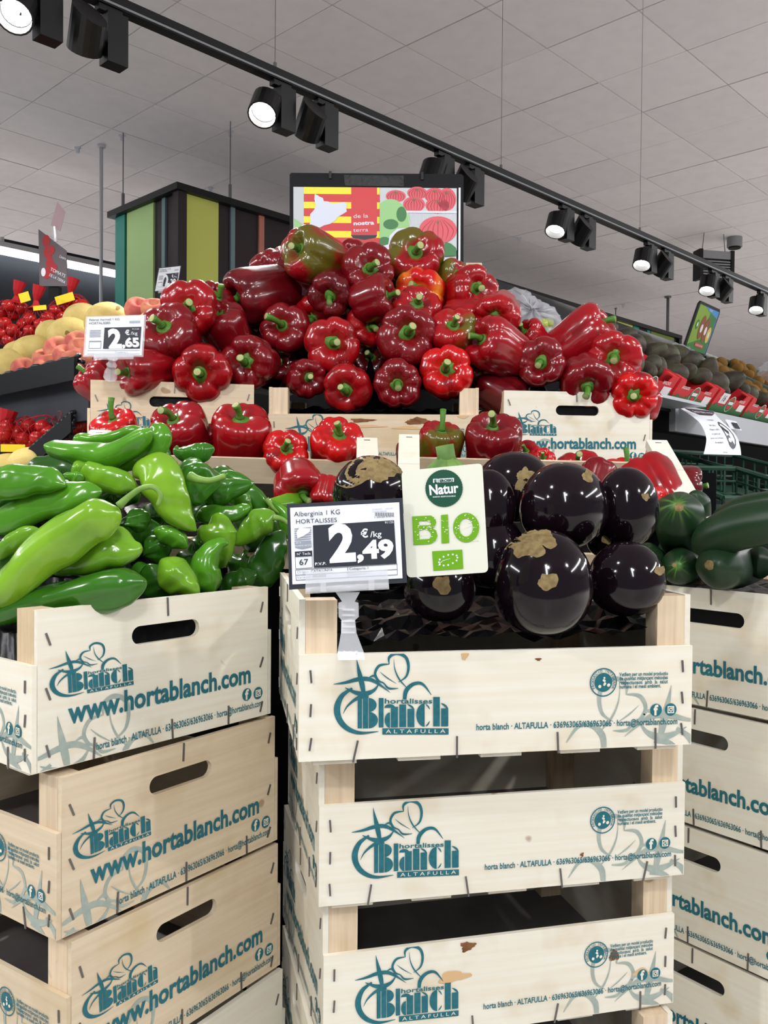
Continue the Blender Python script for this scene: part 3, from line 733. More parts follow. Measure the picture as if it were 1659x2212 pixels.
# tilted shallow crates of the middle row
def tray(a, c, near, label):
    x = (c - a).normalized(); y = (a - near); y = (y - x * y.dot(x)); W = y.length; y.normalize(); z = x.cross(y); L = (c - a).length; H = .088
    root = empty('tilted_crate', basis(x, y, z, (a + c) / 2 - y * W - z * H)); tag(root, label, 'crate', 'tilted crates of the middle row')
    wm = M['wood_warm']
    for s in (-1, 1):
        b = MB(); b.box(s * L / 2 - .003 - s * .003, s * L / 2 + .003 - s * .003, 0, W, 0, H - .014); b.build('end_panel', wm, root)
        b = MB(); b.box(s * (L / 2 - .017) - .017, s * (L / 2 - .017) + .017, 0, W * .63, H - .014, H); b.build('end_rail', M['wood'], root)
        b = MB(); b.box(s * (L / 2 - .017) - .017, s * (L / 2 - .017) + .017, W * .634, W + .004, H - .014, H); b.build('end_rail', M['wood'], root)
        for yy in (.017, W - .017):
            b = MB(); b.prism([(s * (L / 2 - .004), yy - .014), (s * (L / 2 - .034), yy - .014), (s * (L / 2 - .034), yy + .014), (s * (L / 2 - .004), yy + .014)], .004, H - .014); b.build('post', M['post'], root)
        b = MB(); b.box(s * (L / 2 - .017) - .005, s * (L / 2 - .017) + .005, W - .008, W - .0068, H, H + .0008); b.build('staple', M['steel'], root)
    b = MB(); b.box(-L / 2, L / 2, W, W + .005, .0, H - .042); b.build('back_slat', wm, root)
    b = MB(); b.box(-L / 2, L / 2, -.005, 0, .0, H - .042); b.build('front_slat', wm, root)
    b = MB(); b.box(-L / 2, L / 2, 0, W, -.004, 0); b.build('base', M['bag'], root)
    return root
TRL = (P(194, 930, 1.44), P(815, 948, 1.46), P(150, 1095, 1.20))
TRR = (P(862, 940, 1.47), P(1442, 953, 1.46), P(1545, 1145, 1.21))
tray(*TRL, 'tilted wooden crate of red peppers rising behind the green pepper heap')
TRRn = TRR[2] - TRR[1]
tray(TRR[0], TRR[1], TRR[0] + TRRn, 'tilted wooden crate of red peppers rising behind the aubergines and cucumbers')

liner(CRATE_B, SLAT + .004, 'crumpled black plastic liner under the round aubergines', .024, seed=3, bulge=.004)
CRATE_C = frame_from((.326, 1.244), (.518, 1.007), RIMC, True)
liner(CRATE_C, CH - .02, 'black plastic liner in the crate of cucumbers', seed=5, skirt=True)
liner(T3C, SLAT + .004, 'crumpled black plastic liner showing over the torn front slat', .02, seed=6)
# ================================================================ bell peppers
def pepper_mat(name, second, lo, hi, scale=9):
    """glossy pepper skin: the object's own colour with large patches of a second colour"""
    m = mat(name, (1, 0, 0), 0.22, 0.5, coat=0.35, coat_rough=0.08, objcol=True, noise=(scale, second, 1.0), bump=(25, 0.05))
    for n in m.node_tree.nodes:
        if n.type == 'MAP_RANGE': n.inputs[1].default_value, n.inputs[2].default_value = lo, hi
        if n.type == 'TEX_NOISE': n.inputs['Detail'].default_value = 1.5
    return m
M['pep'] = pepper_mat('red_pepper_skin', srgb(120, 16, 22), 0.50, 0.75, 3.0)
M['pep_brown'] = pepper_mat('turning_pepper_skin', srgb(92, 84, 22), 0.45, 0.56, 1.6)
M['pep_orange'] = pepper_mat('orange_pepper_skin', srgb(222, 128, 30), 0.46, 0.60, 1.8)
M['stem'] = mat('pepper_stem_green', srgb(84, 134, 46), 0.5, 0.4, noise=(70, srgb(48, 92, 30), 0.8))
M['cut'] = mat('cut_stem_end', srgb(168, 172, 120), 0.7, 0.3)
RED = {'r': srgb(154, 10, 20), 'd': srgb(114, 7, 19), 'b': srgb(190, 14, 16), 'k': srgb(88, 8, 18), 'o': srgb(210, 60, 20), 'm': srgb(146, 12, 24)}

def bell_meshes(seed, el=1.0, lobes=4):
    r = rng(seed); nt, nr = 48, 26
    prof = catmull([(.0, -.36), (.10, -.42), (.24, -.45), (.37, -.40), (.435, -.25), (.455, -.05), (.48, .14), (.485, .27), (.44, .375), (.33, .425), (.22, .405), (.13, .345), (.055, .315), (0, .31)], nr)
    off = [r.uniform(-.16, .16) for _ in range(lobes)]; size = [r.uniform(.88, 1.08) for _ in range(lobes)]
    sub = [r.uniform(.3, 1.0) for _ in range(lobes)]; ph = r.uniform(0, 6.28); dx, dy = r.uniform(-.06, .06), r.uniform(-.06, .06)
    tw = r.uniform(-.25, .25); vs = []
    for k, (pr, pz) in enumerate(prof):
        pr = max(pr, 0.0); t = k / (nr - 1)
        for i in range(nt):
            a = 2 * math.pi * i / nt; q = (a / (2 * math.pi) * lobes) % lobes; l = int(q); u = q - l
            main = abs(math.sin(math.pi * u)) ** .55
            ribs = 1 - sub[l] * .55 * math.exp(-((u - .5 - off[l]) / .10) ** 2)
            s = size[l] * (1 - abs(2 * u - 1)) + .5 * (size[l] + size[(l + (1 if u > .5 else -1)) % lobes]) * abs(2 * u - 1)
            ends = .12 + .20 * min(1, abs(t - .45) * 2.3) ** 1.6
            rad = pr * s * (1 - ends + ends * main) * (1 - ends * .65 * (1 - ribs))
            z = pz * el + (.05 * main * ribs - .02) * (1 if t > .55 else (-.7 if t < .25 else 0)) * min(1, pr / .25)
            aa = a + ph + tw * (t - .5)
            x_, y_ = rad * math.cos(aa), rad * math.sin(aa)
            vs.append((x_ + dx * (t - .7) * 2, y_ + dy * (t - .7) * 2, z))
    b = MB(); b.v = vs
    for k in range(nr - 1):
        for i in range(nt):
            j = (i + 1) % nt; b.f.append((k * nt + i, k * nt + j, (k + 1) * nt + j, (k + 1) * nt + i)); b.m.append(0)
    return b
def stem_mesh(seed, el=1.0, bend=.12, length=.30):
    r = rng(seed + 500); b = MB(); n = 24; lob = r.choice((5, 6, 7)); p0 = r.uniform(0, 6.28); z0 = .315 * el
    rings = []
    for rr, zz in ((.185, .055), (.19, .035), (.15, .022), (.10, .028), (.07, .065)):
        rings.append([((rr * (1 + (.18 if rr > .12 else 0) * math.cos(lob * a + p0) + (.06 if rr > .12 else 0) * math.sin(2.3 * a))) * math.cos(a),
                       (rr * (1 + (.18 if rr > .12 else 0) * math.cos(lob * a + p0))) * math.sin(a), z0 + zz + (.03 * math.cos(lob * a + p0) if rr > .16 else 0)) for a in [2 * math.pi * i / n for i in range(n)]])
    b.rings(rings, 0, True, False)
    a = r.uniform(0, 6.28); pts = []
    for i in range(7):
        t = i / 6; pts.append((bend * t * t * math.cos(a), bend * t * t * math.sin(a), z0 + .05 + length * t))
    b.tube(pts, [.072, .058, .05, .05, .053, .058, .064], 12, 0)
    e, d = Vector(pts[-1]), (Vector(pts[-1]) - Vector(pts[-2])).normalized(); f1, f2 = d.orthogonal().normalized(), d.cross(d.orthogonal().normalized())
    b.rings([[e + d * .002 + (f1 * math.cos(q) + f2 * math.sin(q)) * .056 for q in [2 * math.pi * i / 12 for i in range(12)]],
             [e + d * .010 + (f1 * math.cos(q) + f2 * math.sin(q)) * .03 for q in [2 * math.pi * i / 12 for i in range(12)]]], 1, False, True)
    return b
_BELL = {}
def bell(variant, mk):
    k = (variant, mk)
    if k not in _BELL:
        el = {0: .95, 1: 1.0, 2: .9, 3: 1.05, 4: .98, 5: .92, 6: 1.45, 7: 1.25}[variant]; lobes = {0: 4, 1: 4, 2: 3, 3: 4, 4: 5, 5: 4, 6: 3, 7: 4}[variant]
        _BELL[k] = (bell_meshes(variant * 11 + 3, el, lobes).mesh('bell_pepper', M[mk], True), [stem_mesh(variant * 5 + q, el, bd, ln).mesh('stem', [M['stem'], M['cut']], True) for q, (bd, ln) in enumerate(((.08, .24), (.2, .36)))])
    return _BELL[k]
PILE = []
def viewdir(px, py, a, bb, tow=1):
    d = ray(px, py).normalized(); right = d.cross(Vector((0, 0, 1))).normalized(); up = right.cross(d)
    m = min(1.0, math.hypot(a, bb)); 
    if m > .985: a, bb = a / math.hypot(a, bb) * .985, bb / math.hypot(a, bb) * .985; m = .985
    return (right * a + up * bb - d * tow * math.sqrt(max(0, 1 - a * a - bb * bb))).normalized()
def pepper(cx, cy, d, sx, sy, col, v, label, Y, mk='pep', long=0, tow=1, group='red bell peppers', spin=None, sq=1.0):
    s = 1.05 * d / F * Y * ray(cx, cy).length
    c = P(cx, cy, Y); dr = viewdir(cx, cy, (sx - cx) / (.40 * d), -(sy - cy) / (.40 * d), tow)
    body, stems = bell(v, mk); r = rng(int(cx * 7 + cy))
    o = link('bell_pepper', body, None, align_z(c, dr, r.uniform(0, 6.28) if spin is None else spin, (s * sq, s, s * 1.0)))
    o.color = RED[col]; tag(o, label, 'bell pepper', group)
    link('stem', stems[long], o)
    return o, c, s
def frontY(px):
    """depth of the upper crates' front faces under a pixel column"""
    if px < 560: return 1.56 + .06 * (px - 192) / 360
    if px < 1060: return 1.685 - .03 * (px - 572) / 471
    return 1.665 + .06 * (px - 1078) / 327
def pileY(px, py):
    f = frontY(px) + .062; f = f if px > 640 else f + .05 * min(1, max(0, (px - 440) / 200)); Y = f
    for _ in range(8): z = (1073 - py) / F * Y; Y = f + .45 * max(-.02, z - .225)
    return Y
A_ = 'heaped pile of red peppers'
PP = [  # centre, diameter, where the stem sits, colour, shape, label, [extras]
 (413, 678, 122, 404, 664, 'r', 0, 'red bell pepper with upright stem at the left shoulder of the pile, beside the peaches', dict(long=0)),
 (452, 668, 100, 470, 640, 'd', 4, 'dark red bell pepper half hidden behind the left shoulder of the pile', dict(dy=.07)),
 (368, 735, 124, 352, 708, 'd', 3, 'dark red bell pepper right beside the price sign reading 2,65, stem up', dict()),
 (485, 718, 112, 466, 680, 'd', 2, 'dark red bell pepper with a thin dry upright stem left of the pile centre', dict(long=1)),
 (318, 800, 104, 284, 805, 'm', 7, 'red bell pepper lying on its side behind the clip of the 2,65 sign', dict(dy=-.03)),
 (433, 796, 124, 432, 806, 'r', 1, 'red bell pepper with stem facing out resting on the rim above the hand hole', dict(dy=-.03)),
 (545, 781, 122, 528, 783, 'd', 5, 'dark red bell pepper with stem facing out at the corner of the left upper crate', dict(dy=-.03)),
 (617, 716, 112, 608, 702, 'd', 0, 'dark red bell pepper with a long stem bent to the left, beside the pile centre', dict(long=1)),
 (655, 815, 94, 668, 817, 'd', 4, 'smaller dark red bell pepper at the left end of the torn front slat', dict(dy=-.02)),
 (748, 836, 106, 748, 846, 'r', 2, 'red bell pepper with hanging stem just above the torn front slat', dict(dy=-.05, long=1)),
 (726, 748, 122, 721, 742, 'r', 1, 'round many-lobed red bell pepper with stem facing straight out in the pile centre', dict(dy=-.02)),
 (572, 632, 122, 532, 642, 'k', 6, 'long dark red bell pepper lying with its stem to the left near the melons', dict()),
 (612, 606, 110, 580, 596, 'd', 7, 'dark red bell pepper lying behind the long dark one near the melons', dict(dy=.06)),
 (612, 566, 68, 617, 578, 'd', 5, 'small dark red bell pepper tucked by the left edge of the poster', dict(dy=.1)),
 (692, 558, 112, 660, 545, 'm', 6, 'red and olive brown bell pepper at the top left before the striped flag', dict(mk='pep_brown')),
 (652, 604, 110, 690, 620, 'k', 3, 'very dark red bell pepper in shade under the olive brown one', dict(dy=.06)),
 (762, 574, 102, 752, 560, 'd', 4, 'dark red bell pepper with short stem high in the pile under the flag panel', dict(dy=.05)),
 (790, 596, 116, 799, 580, 'd', 0, 'dark red bell pepper with broad stem just below the top of the pile', dict()),
 (722, 632, 96, 713, 642, 'k', 1, 'blackish red bell pepper with drooping stem left of the upper pile centre', dict()),
 (806, 650, 102, 842, 638, 'd', 2, 'dark red bell pepper with its stem turned to the right in the upper pile', dict(dy=-.01)),
 (698, 682, 104, 674, 692, 'r', 5, 'bright red bell pepper with stem low on its left in mid pile', dict(dy=.03)),
 (790, 711, 98, 802, 706, 'r', 3, 'red bell pepper between the two largest ones facing out', dict(dy=.02)),
 (856, 832, 114, 859, 830, 'd', 4, 'dark red six-lobed bell pepper facing straight out above the torn front slat', dict(dy=-.04)),
 (880, 726, 130, 882, 718, 'd', 1, 'largest dark red bell pepper facing straight out in the centre of the pile', dict(dy=-.03)),
 (898, 680, 108, 903, 652, 'r', 5, 'red bell pepper with upright stem peeking over the largest dark one', dict()),
 (912, 640, 118, 903, 626, 'b', 0, 'orange and red bell pepper below the green-brown one', dict(mk='pep_orange')),
 (901, 574, 122, 899, 548, 'm', 3, 'green-brown and red bell pepper crowning the pile in front of the poster', dict(mk='pep_brown', sq=1.0)),
 (972, 600, 70, 990, 590, 'm', 2, 'brownish bell pepper half hidden at the right of the crowning one', dict(dy=.1, mk='pep_brown')),
 (1006, 630, 112, 1030, 622, 'r', 0, 'bright red bell pepper with thick stem below the wooden post end', dict(dy=.01)),
 (1074, 674, 106, 1069, 687, 'r', 4, 'red bell pepper with round cut stem facing out beside the grapes', dict()),
 (1006, 690, 98, 1040, 694, 'r', 5, 'red bell pepper with hooked stem at its right side, right of the pile centre', dict(dy=.03, long=1)),
 (985, 730, 102, 981, 704, 'r', 3, 'half green half red bell pepper right of the largest dark one', dict(mk='pep_brown', dy=-.01)),
 (1075, 756, 116, 1046, 736, 'm', 7, 'red bell pepper lying with stem to the upper left beside the half green one', dict(dy=-.02)),
 (966, 808, 122, 962, 797, 'b', 5, 'bright red bell pepper with upright stem at the right end of the torn front slat', dict(dy=-.05)),
 (1172, 790, 108, 1167, 784, 'd', 1, 'dark red bell pepper facing out above the left corner of the web address crate', dict(dy=-.01)),
 (1240, 738, 118, 1285, 708, 'm', 6, 'tall red bell pepper lying with its stem to the upper right, before the cladding', dict(dy=.05)),
 (1317, 775, 120, 1325, 772, 'r', 0, 'bright red bell pepper facing out beside the avocados', dict()),
 (1264, 822, 112, 1270, 840, 'd', 2, 'dark red bell pepper with its stem hanging onto the crate rim at the right', dict(dy=-.02)),
 (1363, 850, 108, 1370, 858, 'b', 5, 'bright red bell pepper at the right end of the pile touching the avocado box', dict(dy=-.02)),
 (1148, 738, 84, 1130, 716, 'r', 4, 'red bell pepper half hidden below the white grapes', dict(dy=.06)),
 (1080, 858, 104, 1120, 880, 'k', 3, 'shaded dark bell pepper in the gap left of the web address crate', dict(dy=.06)),
 (1040, 800, 90, 1035, 780, 'k', 1, 'shaded dark bell pepper with small leafy stem between the two right crates', dict(dy=.06)),
 (1392, 872, 70, 1380, 900, 'r', 2, 'red bell pepper showing past the right edge of the web address crate', dict(dy=.02)),
 (220, 836, 84, 186, 806, 'm', 7, 'red bell pepper showing past the crate end under the 2,65 sign', dict(dy=.05)),
 (250, 790, 88, 260, 800, 'd', 0, 'dark red bell pepper behind the clear clip of the 2,65 sign', dict(dy=.03)),
 (488, 664, 80, 505, 640, 'r', 5, 'bright red bell pepper peeking out above the thin-stemmed dark one', dict(dy=.08)),
 (1300, 722, 60, 1290, 715, 'o', 5, 'orange bell pepper peeking out behind the tall red one', dict(dy=.12)),
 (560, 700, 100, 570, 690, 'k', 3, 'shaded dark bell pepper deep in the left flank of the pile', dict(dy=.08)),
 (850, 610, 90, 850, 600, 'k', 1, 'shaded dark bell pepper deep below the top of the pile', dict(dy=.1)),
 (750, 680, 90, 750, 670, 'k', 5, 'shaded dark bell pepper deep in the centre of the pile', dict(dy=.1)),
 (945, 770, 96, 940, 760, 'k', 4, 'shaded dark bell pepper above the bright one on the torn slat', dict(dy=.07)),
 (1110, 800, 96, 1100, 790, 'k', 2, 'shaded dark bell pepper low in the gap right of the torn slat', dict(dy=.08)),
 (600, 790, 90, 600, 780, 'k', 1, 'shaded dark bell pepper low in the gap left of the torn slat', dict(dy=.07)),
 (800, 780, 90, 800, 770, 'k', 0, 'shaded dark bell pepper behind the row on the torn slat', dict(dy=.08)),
]
def relax(items, k=.8, step=.006, most=.16, n=160):
    """items: [Y, [(px, py, r px, dY)]]; whichever of two touching things lies farther is moved back along its line of sight"""
    start = [it[0] for it in items]
    for _ in range(n):
        moved = False; pos = [[(P(a, b, it[0] + d), r / F * it[0]) for a, b, r, d in it[1]] for it in items]
        for i in range(len(items)):
            for j in range(i):
                if any((p - q).length < k * (r1 + r2) for p, r1 in pos[i] for q, r2 in pos[j]):
                    m = i if items[i][0] >= items[j][0] else j
                    if items[m][0] < start[m] + most: items[m][0] += step; moved = True
        if not moved: break
    return [it[0] for it in items]
ys = relax([[pileY(p[0], p[1]) + max(p[8].get('dy', 0), -.012), [(p[0], p[1], p[2] * .46, 0)]] for p in PP])
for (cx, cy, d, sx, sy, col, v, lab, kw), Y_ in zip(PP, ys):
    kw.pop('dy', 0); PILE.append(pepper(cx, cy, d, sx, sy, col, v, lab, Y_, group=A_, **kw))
# peppers standing between the tilted crates and the upper row, and inside the tilted crates
B_ = 'red peppers in the middle row'
MIDP = [
 (258, 938, 100, 244, 905, 'b', 0, 'bright red bell pepper with tall thin stem below the logo of the left upper crate', 1.54, dict(long=1)),
 (390, 942, 124, 374, 906, 'm', 1, 'red bell pepper with sturdy upright stem behind the top green pepper', 1.53, dict(long=1)),
 (513, 950, 132, 517, 906, 'r', 3, 'large glossy red bell pepper standing upright left of the knotty slat', 1.53, dict(long=0)),
 (440, 962, 90, 430, 930, 'd', 2, 'dark red bell pepper squeezed between two upright ones behind the green heap', 1.56, dict()),
 (618, 985, 108, 616, 968, 'b', 5, 'bright red bell pepper with short cut stem below the knotty slat', 1.51, dict()),
 (728, 966, 118, 733, 936, 'b', 0, 'bright red bell pepper with upright stem in front of the knotty slat', 1.52, dict()),
 (950, 968, 106, 954, 930, 'm', 4, 'red bell pepper with a brown side standing behind the green aubergine stem', 1.53, dict(mk='pep_brown', long=1)),
 (1060, 962, 122, 1064, 922, 'd', 3, 'dark red bell pepper with tall slanting stem above the round aubergines', 1.53, dict(long=1)),
 (890, 985, 66, 890, 960, 'd', 1, 'dark red bell pepper sliver beside the white post tops', 1.56, dict()),
 (1138, 988, 62, 1135, 972, 'r', 2, 'small red bell pepper behind the aubergines under the web address', 1.55, dict()),
 (1173, 998, 56, 1172, 988, 'b', 5, 'small bright red bell pepper with pale stem just over an aubergine', 1.53, dict()),
 (1252, 1032, 100, 1248, 1000, 'r', 0, 'red bell pepper with dark-tipped stem covering part of the web address', 1.53, dict(long=1)),
 (1345, 1042, 92, 1352, 1010, 'b', 1, 'bright red bell pepper with pale upright stem below the social icons', 1.53, dict(long=1)),
 (1418, 1054, 128, 1395, 1020, 'r', 3, 'glossy red bell pepper on its side inside the right tilted crate', 1.36, dict(tow=-1)),
 (1462, 1046, 92, 1500, 1050, 'k', 3, 'shaded red bell pepper against the right end of the tilted crate', 1.42, dict(tow=-1)),
 (1414, 1092, 70, 1400, 1110, 'b', 4, 'small bright red bell pepper wedged between aubergine and cucumber', 1.27, dict(tow=-1)),
 (648, 1046, 116, 655, 1072, 'm', 2, 'red bell pepper lying stem down in front of the inner slat', 1.34, dict()),
 (706, 1062, 76, 700, 1090, 'r', 5, 'small red bell pepper beside the dark aubergine with brown scar', 1.32, dict()),
 (1290, 1040, 90, 1300, 1010, 'd', 2, 'dark red bell pepper low inside the right tilted crate', 1.36, dict(tow=-1)),
]
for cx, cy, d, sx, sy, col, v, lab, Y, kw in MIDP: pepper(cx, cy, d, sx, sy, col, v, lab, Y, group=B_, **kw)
# black sheet heaped under the pile
def mound():
    nx, ny = 74, 40; x0, x1 = -.46, .53; vs = []; r = rng(8); base = RIM3 + .003
    for j in range(ny + 1):
        for i in range(nx + 1):
            x = x0 + (x1 - x0) * i / nx; ya = frontY(829.5 + x / 1.68 * F) + .085; y = ya + (2.045 - ya) * j / ny; h = base
            for _, c, s in PILE:
                d = math.hypot(x - c.x, y - c.y - .035); h = max(h, c.z - .6 * s - 1.9 * max(0, d - .015))
            for _, c, s in PILE:
                d = math.hypot(x - c.x, y - c.y)
                if d < s * .70: h = min(h, max(base, c.z - .6 * s))
            vs.append((x, y, max(base, h) + r.uniform(0, .003)))
    b = MB(); b.add(vs, [(j * (nx + 1) + i, j * (nx + 1) + i + 1, (j + 1) * (nx + 1) + i + 1, (j + 1) * (nx + 1) + i) for j in range(ny) for i in range(nx)])
    o = b.build('plastic_sheet', M['bag'], None, True); tag(o, 'black plastic sheet heaped under the pile of red peppers', 'plastic sheet')
mound()
# ================================================================ long green peppers
M['green'] = mat('green_pepper_skin', srgb(70, 140, 24), 0.2, 0.5, coat=0.3, coat_rough=0.08, objcol=True, noise=(14, srgb(48, 104, 20), 0.55), bump=(30, 0.12))
M['gstem'] = mat('green_pepper_stem', srgb(120, 158, 70), 0.5, 0.4, noise=(60, srgb(84, 120, 50), 0.6))
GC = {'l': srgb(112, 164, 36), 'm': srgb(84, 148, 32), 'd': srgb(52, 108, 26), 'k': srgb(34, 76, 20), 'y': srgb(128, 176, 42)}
def panelY(px):
    """depth of the front crate's rim under a pixel column"""
    k = (px - 829.5) / F
    if px > 75:
        t = (k * .811 + .326) / (.193 - k * .240); return .811 + .24 * min(max(t, 0), 1.15)
    return .83
def zoom1(p): return (p[0] * .38578, 900 + p[1] * .38585)
_gs = [0]; GP = []
def tubefruit(name, pts, Y0, slope, mats, lobes, amp, seed, n=18, m=34, tip0=True, tip1=True, wr=1.0):
    """pts: (px, py, width px[, dY]) in photo pixels; returns MB of a smooth tapering lobed tube"""
    r = rng(seed); q = []
    for p in pts:
        Y = Y0 + (p[3] if len(p) > 3 else 0)
        c = P(p[0], p[1], Y); q.append((c.x, c.y, c.z, p[2] / 2 / F * Y * wr))
    c = catmull(q, m); cen = [Vector(v[:3]) for v in c]; rad = [max(v[3], .0008) for v in c]
    fr = frames(cen); ph = [r.uniform(0, 6.28) for _ in range(4)]; b = MB(); rings = []
    L = [0]
    for i in range(1, m): L.append(L[-1] + (cen[i] - cen[i - 1]).length)
    tot = L[-1] or 1
    for k in range(m):
        e = 1.0
        if tip0: e *= min(1, (L[k] + .0005) / (rad[k] * 1.0 + 1e-6)) ** .5
        if tip1: e *= min(1, (tot - L[k] + .0005) / (rad[k] * 1.0 + 1e-6)) ** .5
        u = L[k] / tot; ring = []
        for i in range(n):
            a = 2 * math.pi * i / n
            w = 1 + amp * math.cos(lobes * a + ph[0] + 1.2 * u) - 1.3 * amp * math.exp(-((math.sin((a - ph[3] - .6 * u) / 2)) / .13) ** 2) + .5 * amp * math.sin(9 * u + ph[1] + a) + .5 * amp * math.sin(2 * a + 15 * u + ph[2]) + .25 * amp * math.sin(3 * a + 27 * u + ph[1])
            ring.append(cen[k] + (fr[k][0] * math.cos(a) + fr[k][1] * math.sin(a)) * rad[k] * e * w)
        rings.append(ring)
    b.rings(rings, 0, True, True); return b
GQ = []
def green(pts, col, label, dy=0.0, stem=None, seed=None, lobes=3, amp=.09):
    pz = [(*zoom1(p), p[2] * .386 * 1.2, *(p[3:] if len(p) > 3 else ())) for p in pts]; mid = pz[len(pz) // 2]
    GQ.append([panelY(mid[0]) + .05 + .55 * max(0, (1290 - mid[1]) / F * 1.0) + dy, [(p[0], p[1], p[2] * .45, p[3] if len(p) > 3 else 0) for p in [tuple(v) for v in catmull([(*q[:3], q[3] if len(q) > 3 else 0) for q in pz], 2 * len(pz) - 1)][1:-1]], (pts, col, label, stem, seed, lobes, amp)])
def green_build(Y, pts, col, label, stem, seed, lobes, amp):
    _gs[0] += 1; pz = [(*zoom1(p), p[2] * .386 * 1.2, *(p[3:] if len(p) > 3 else ())) for p in pts]
    mid = pz[len(pz) // 2]; Y0 = Y
    b = tubefruit('g', pz, Y0, 0, None, lobes, amp, seed or _gs[0] * 13, n=24, m=44)
    GP.extend((P(p[0], p[1], Y0), p[2] / 2 / F * Y0) for p in pz[1:-1])
    cen = sum((Vector(v) for v in b.v), Vector()) / len(b.v); b.v = [tuple(Vector(v) - cen) for v in b.v]
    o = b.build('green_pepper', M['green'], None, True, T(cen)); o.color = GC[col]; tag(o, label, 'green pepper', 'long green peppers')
    if stem:
        ps = [(*zoom1(p), p[2] * .386, *(p[3:] if len(p) > 3 else ())) for p in stem]; q = []
        for p in ps:
            Yp = Y0 + (p[3] if len(p) > 3 else -.005); w = P(p[0], p[1], Yp) - cen; q.append((w.x, w.y, w.z, p[2] / 2 / F * Yp))
        c = catmull(q, 16); s = MB(); s.tube([v[:3] for v in c], [v[3] for v in c], 10); s.build('stem', M['gstem'], o, True)
    return o
green([(668, 520, 150), (620, 545, 205), (500, 585, 200), (380, 660, 225), (240, 770, 205), (100, 900, 175), (0, 990, 140), (-70, 1070, 60)], 'y', 'largest pale green pepper with a long hooked stem lying across the heap', -.035,
      [(665, 500, 48), (720, 450, 36), (790, 402, 32), (860, 395, 32), (900, 440, 30), (882, 498, 22)])
green([(790, 720, 110), (740, 740, 165), (600, 750, 190), (450, 800, 155), (340, 848, 85), (282, 872, 22)], 'l', 'green pepper with blunt pale tip below the hooked-stem one', -.03)
green([(820, 930, 120), (700, 950, 180), (520, 985, 195), (300, 1030, 165), (100, 1080, 135), (-70, 1120, 90)], 'd', 'dark green pepper lying along the rim of the crate', -.015)
green([(246, 160, 40), (300, 178, 82), (420, 205, 118), (560, 225, 130), (690, 180, 112), (790, 120, 92), (850, 70, 60)], 'm', 'top green pepper with snubbed end pointing at the lower melons', .01)
green([(845, 55, 70), (890, 90, 120), (870, 160, 130), (800, 215, 112), (690, 260, 82), (570, 300, 20)], 'm', 'bent green pepper on top of the heap beside the red peppers', 0)
green([(930, 170, 60), (910, 210, 100), (830, 260, 90), (740, 290, 50)], 'd', 'dark green pepper end under the bent top one', .03)
green([(420, 165, 50), (450, 130, 66), (520, 135, 62), (620, 120, 66), (740, 90, 70), (800, 70, 40)], 'm', 'slim green pepper peeking over the top against the tilted crate', .05)
green([(425, 270, 90, -.01), (455, 300, 112), (520, 330, 120), (610, 350, 126), (700, 375, 110), (760, 400, 60)], 'l', 'short green pepper with a knobbly end left of the heap', .0)
green([(355, 325, 18), (400, 335, 50), (470, 345, 80)], 'm', 'pointed green pepper tip under the knobbly end', .02)
green([(-90, 400, 170), (40, 375, 165), (160, 360, 150), (280, 365, 118), (370, 385, 60)], 'm', 'broad green pepper lying at the left edge of the heap', -.02)
green([(-90, 470, 80), (40, 440, 120), (200, 430, 120), (330, 420, 80)], 'd', 'green pepper in shade under the broad left one', .02)
green([(-80, 640, 70), (60, 575, 130), (220, 510, 150), (380, 455, 150), (500, 430, 110), (570, 415, 50)], 'm', 'long green pepper lying above the hooked-stem one', -.02)
green([(-60, 800, 50), (60, 715, 84), (150, 660, 84), (230, 640, 40)], 'l', 'slim green pepper below the long one at the left edge', -.01)
green([(-80, 930, 90), (20, 820, 110), (120, 760, 90)], 'd', 'green pepper in shade behind the hooked-stem one', .03)
green([(745, 330, 80), (800, 310, 150), (880, 340, 215), (945, 440, 190), (1000, 540, 140), (1055, 605, 80), (1098, 640, 18)], 'y', 'pale yellow-green pepper with a pointed tip hanging down the middle', -.02)
green([(1010, 300, 200, -.03), (1060, 320, 270, -.02), (1085, 390, 240, .0), (1100, 460, 130, .02)], 'd', 'squat dark green pepper turned end-on with its stem to the right', -.035,
      [(1065, 335, 60, -.055), (1110, 352, 44, -.06), (1180, 358, 36, -.06), (1262, 332, 34, -.06)], amp=.12, lobes=4)
green([(990, 162, 26), (1000, 195, 50), (1060, 210, 90), (1140, 195, 90), (1200, 175, 60)], 'd', 'dark green pepper behind the squat one', .03)
green([(1130, 440, 120), (1200, 430, 130), (1290, 405, 105), (1370, 385, 62), (1424, 368, 14)], 'd', 'dark green pepper pointing right toward the price sign', 0)
green([(1230, 315, 60), (1330, 370, 86), (1420, 450, 92), (1490, 530, 70)], 'd', 'long dark green pepper sloping down at the right flank', .05)
green([(1280, 480, 90), (1340, 470, 110), (1400, 540, 70)], 'm', 'green pepper shoulder in the right flank of the heap', .04)
green([(860, 640, 60), (930, 655, 90), (1000, 690, 92), (1045, 735, 55)], 'm', 'small green pepper with blunt tip below the pointed one', 0)
green([(1100, 570, 70), (1200, 545, 90), (1310, 545, 76), (1400, 500, 50)], 'm', 'green pepper lying across below the dark right-pointing one', .02)
green([(1200, 545, 110), (1225, 590, 165), (1225, 660, 172), (1235, 760, 120), (1240, 850, 70)], 'l', 'rounded green pepper standing on its end in the right part', -.005)
green([(1540, 540, 80), (1490, 570, 130), (1420, 630, 118), (1350, 690, 66), (1305, 718, 16)], 'l', 'green pepper with light stem pointing down left beside the price sign', -.005, [(1530, 565, 36), (1580, 575, 28), (1625, 610, 24)])
green([(1278, 712, 30), (1235, 712, 60), (1180, 765, 100), (1145, 850, 140), (1170, 960, 130), (1180, 1010, 60)], 'm', 'green pepper with curled-up tip rising from the crate', -.01)
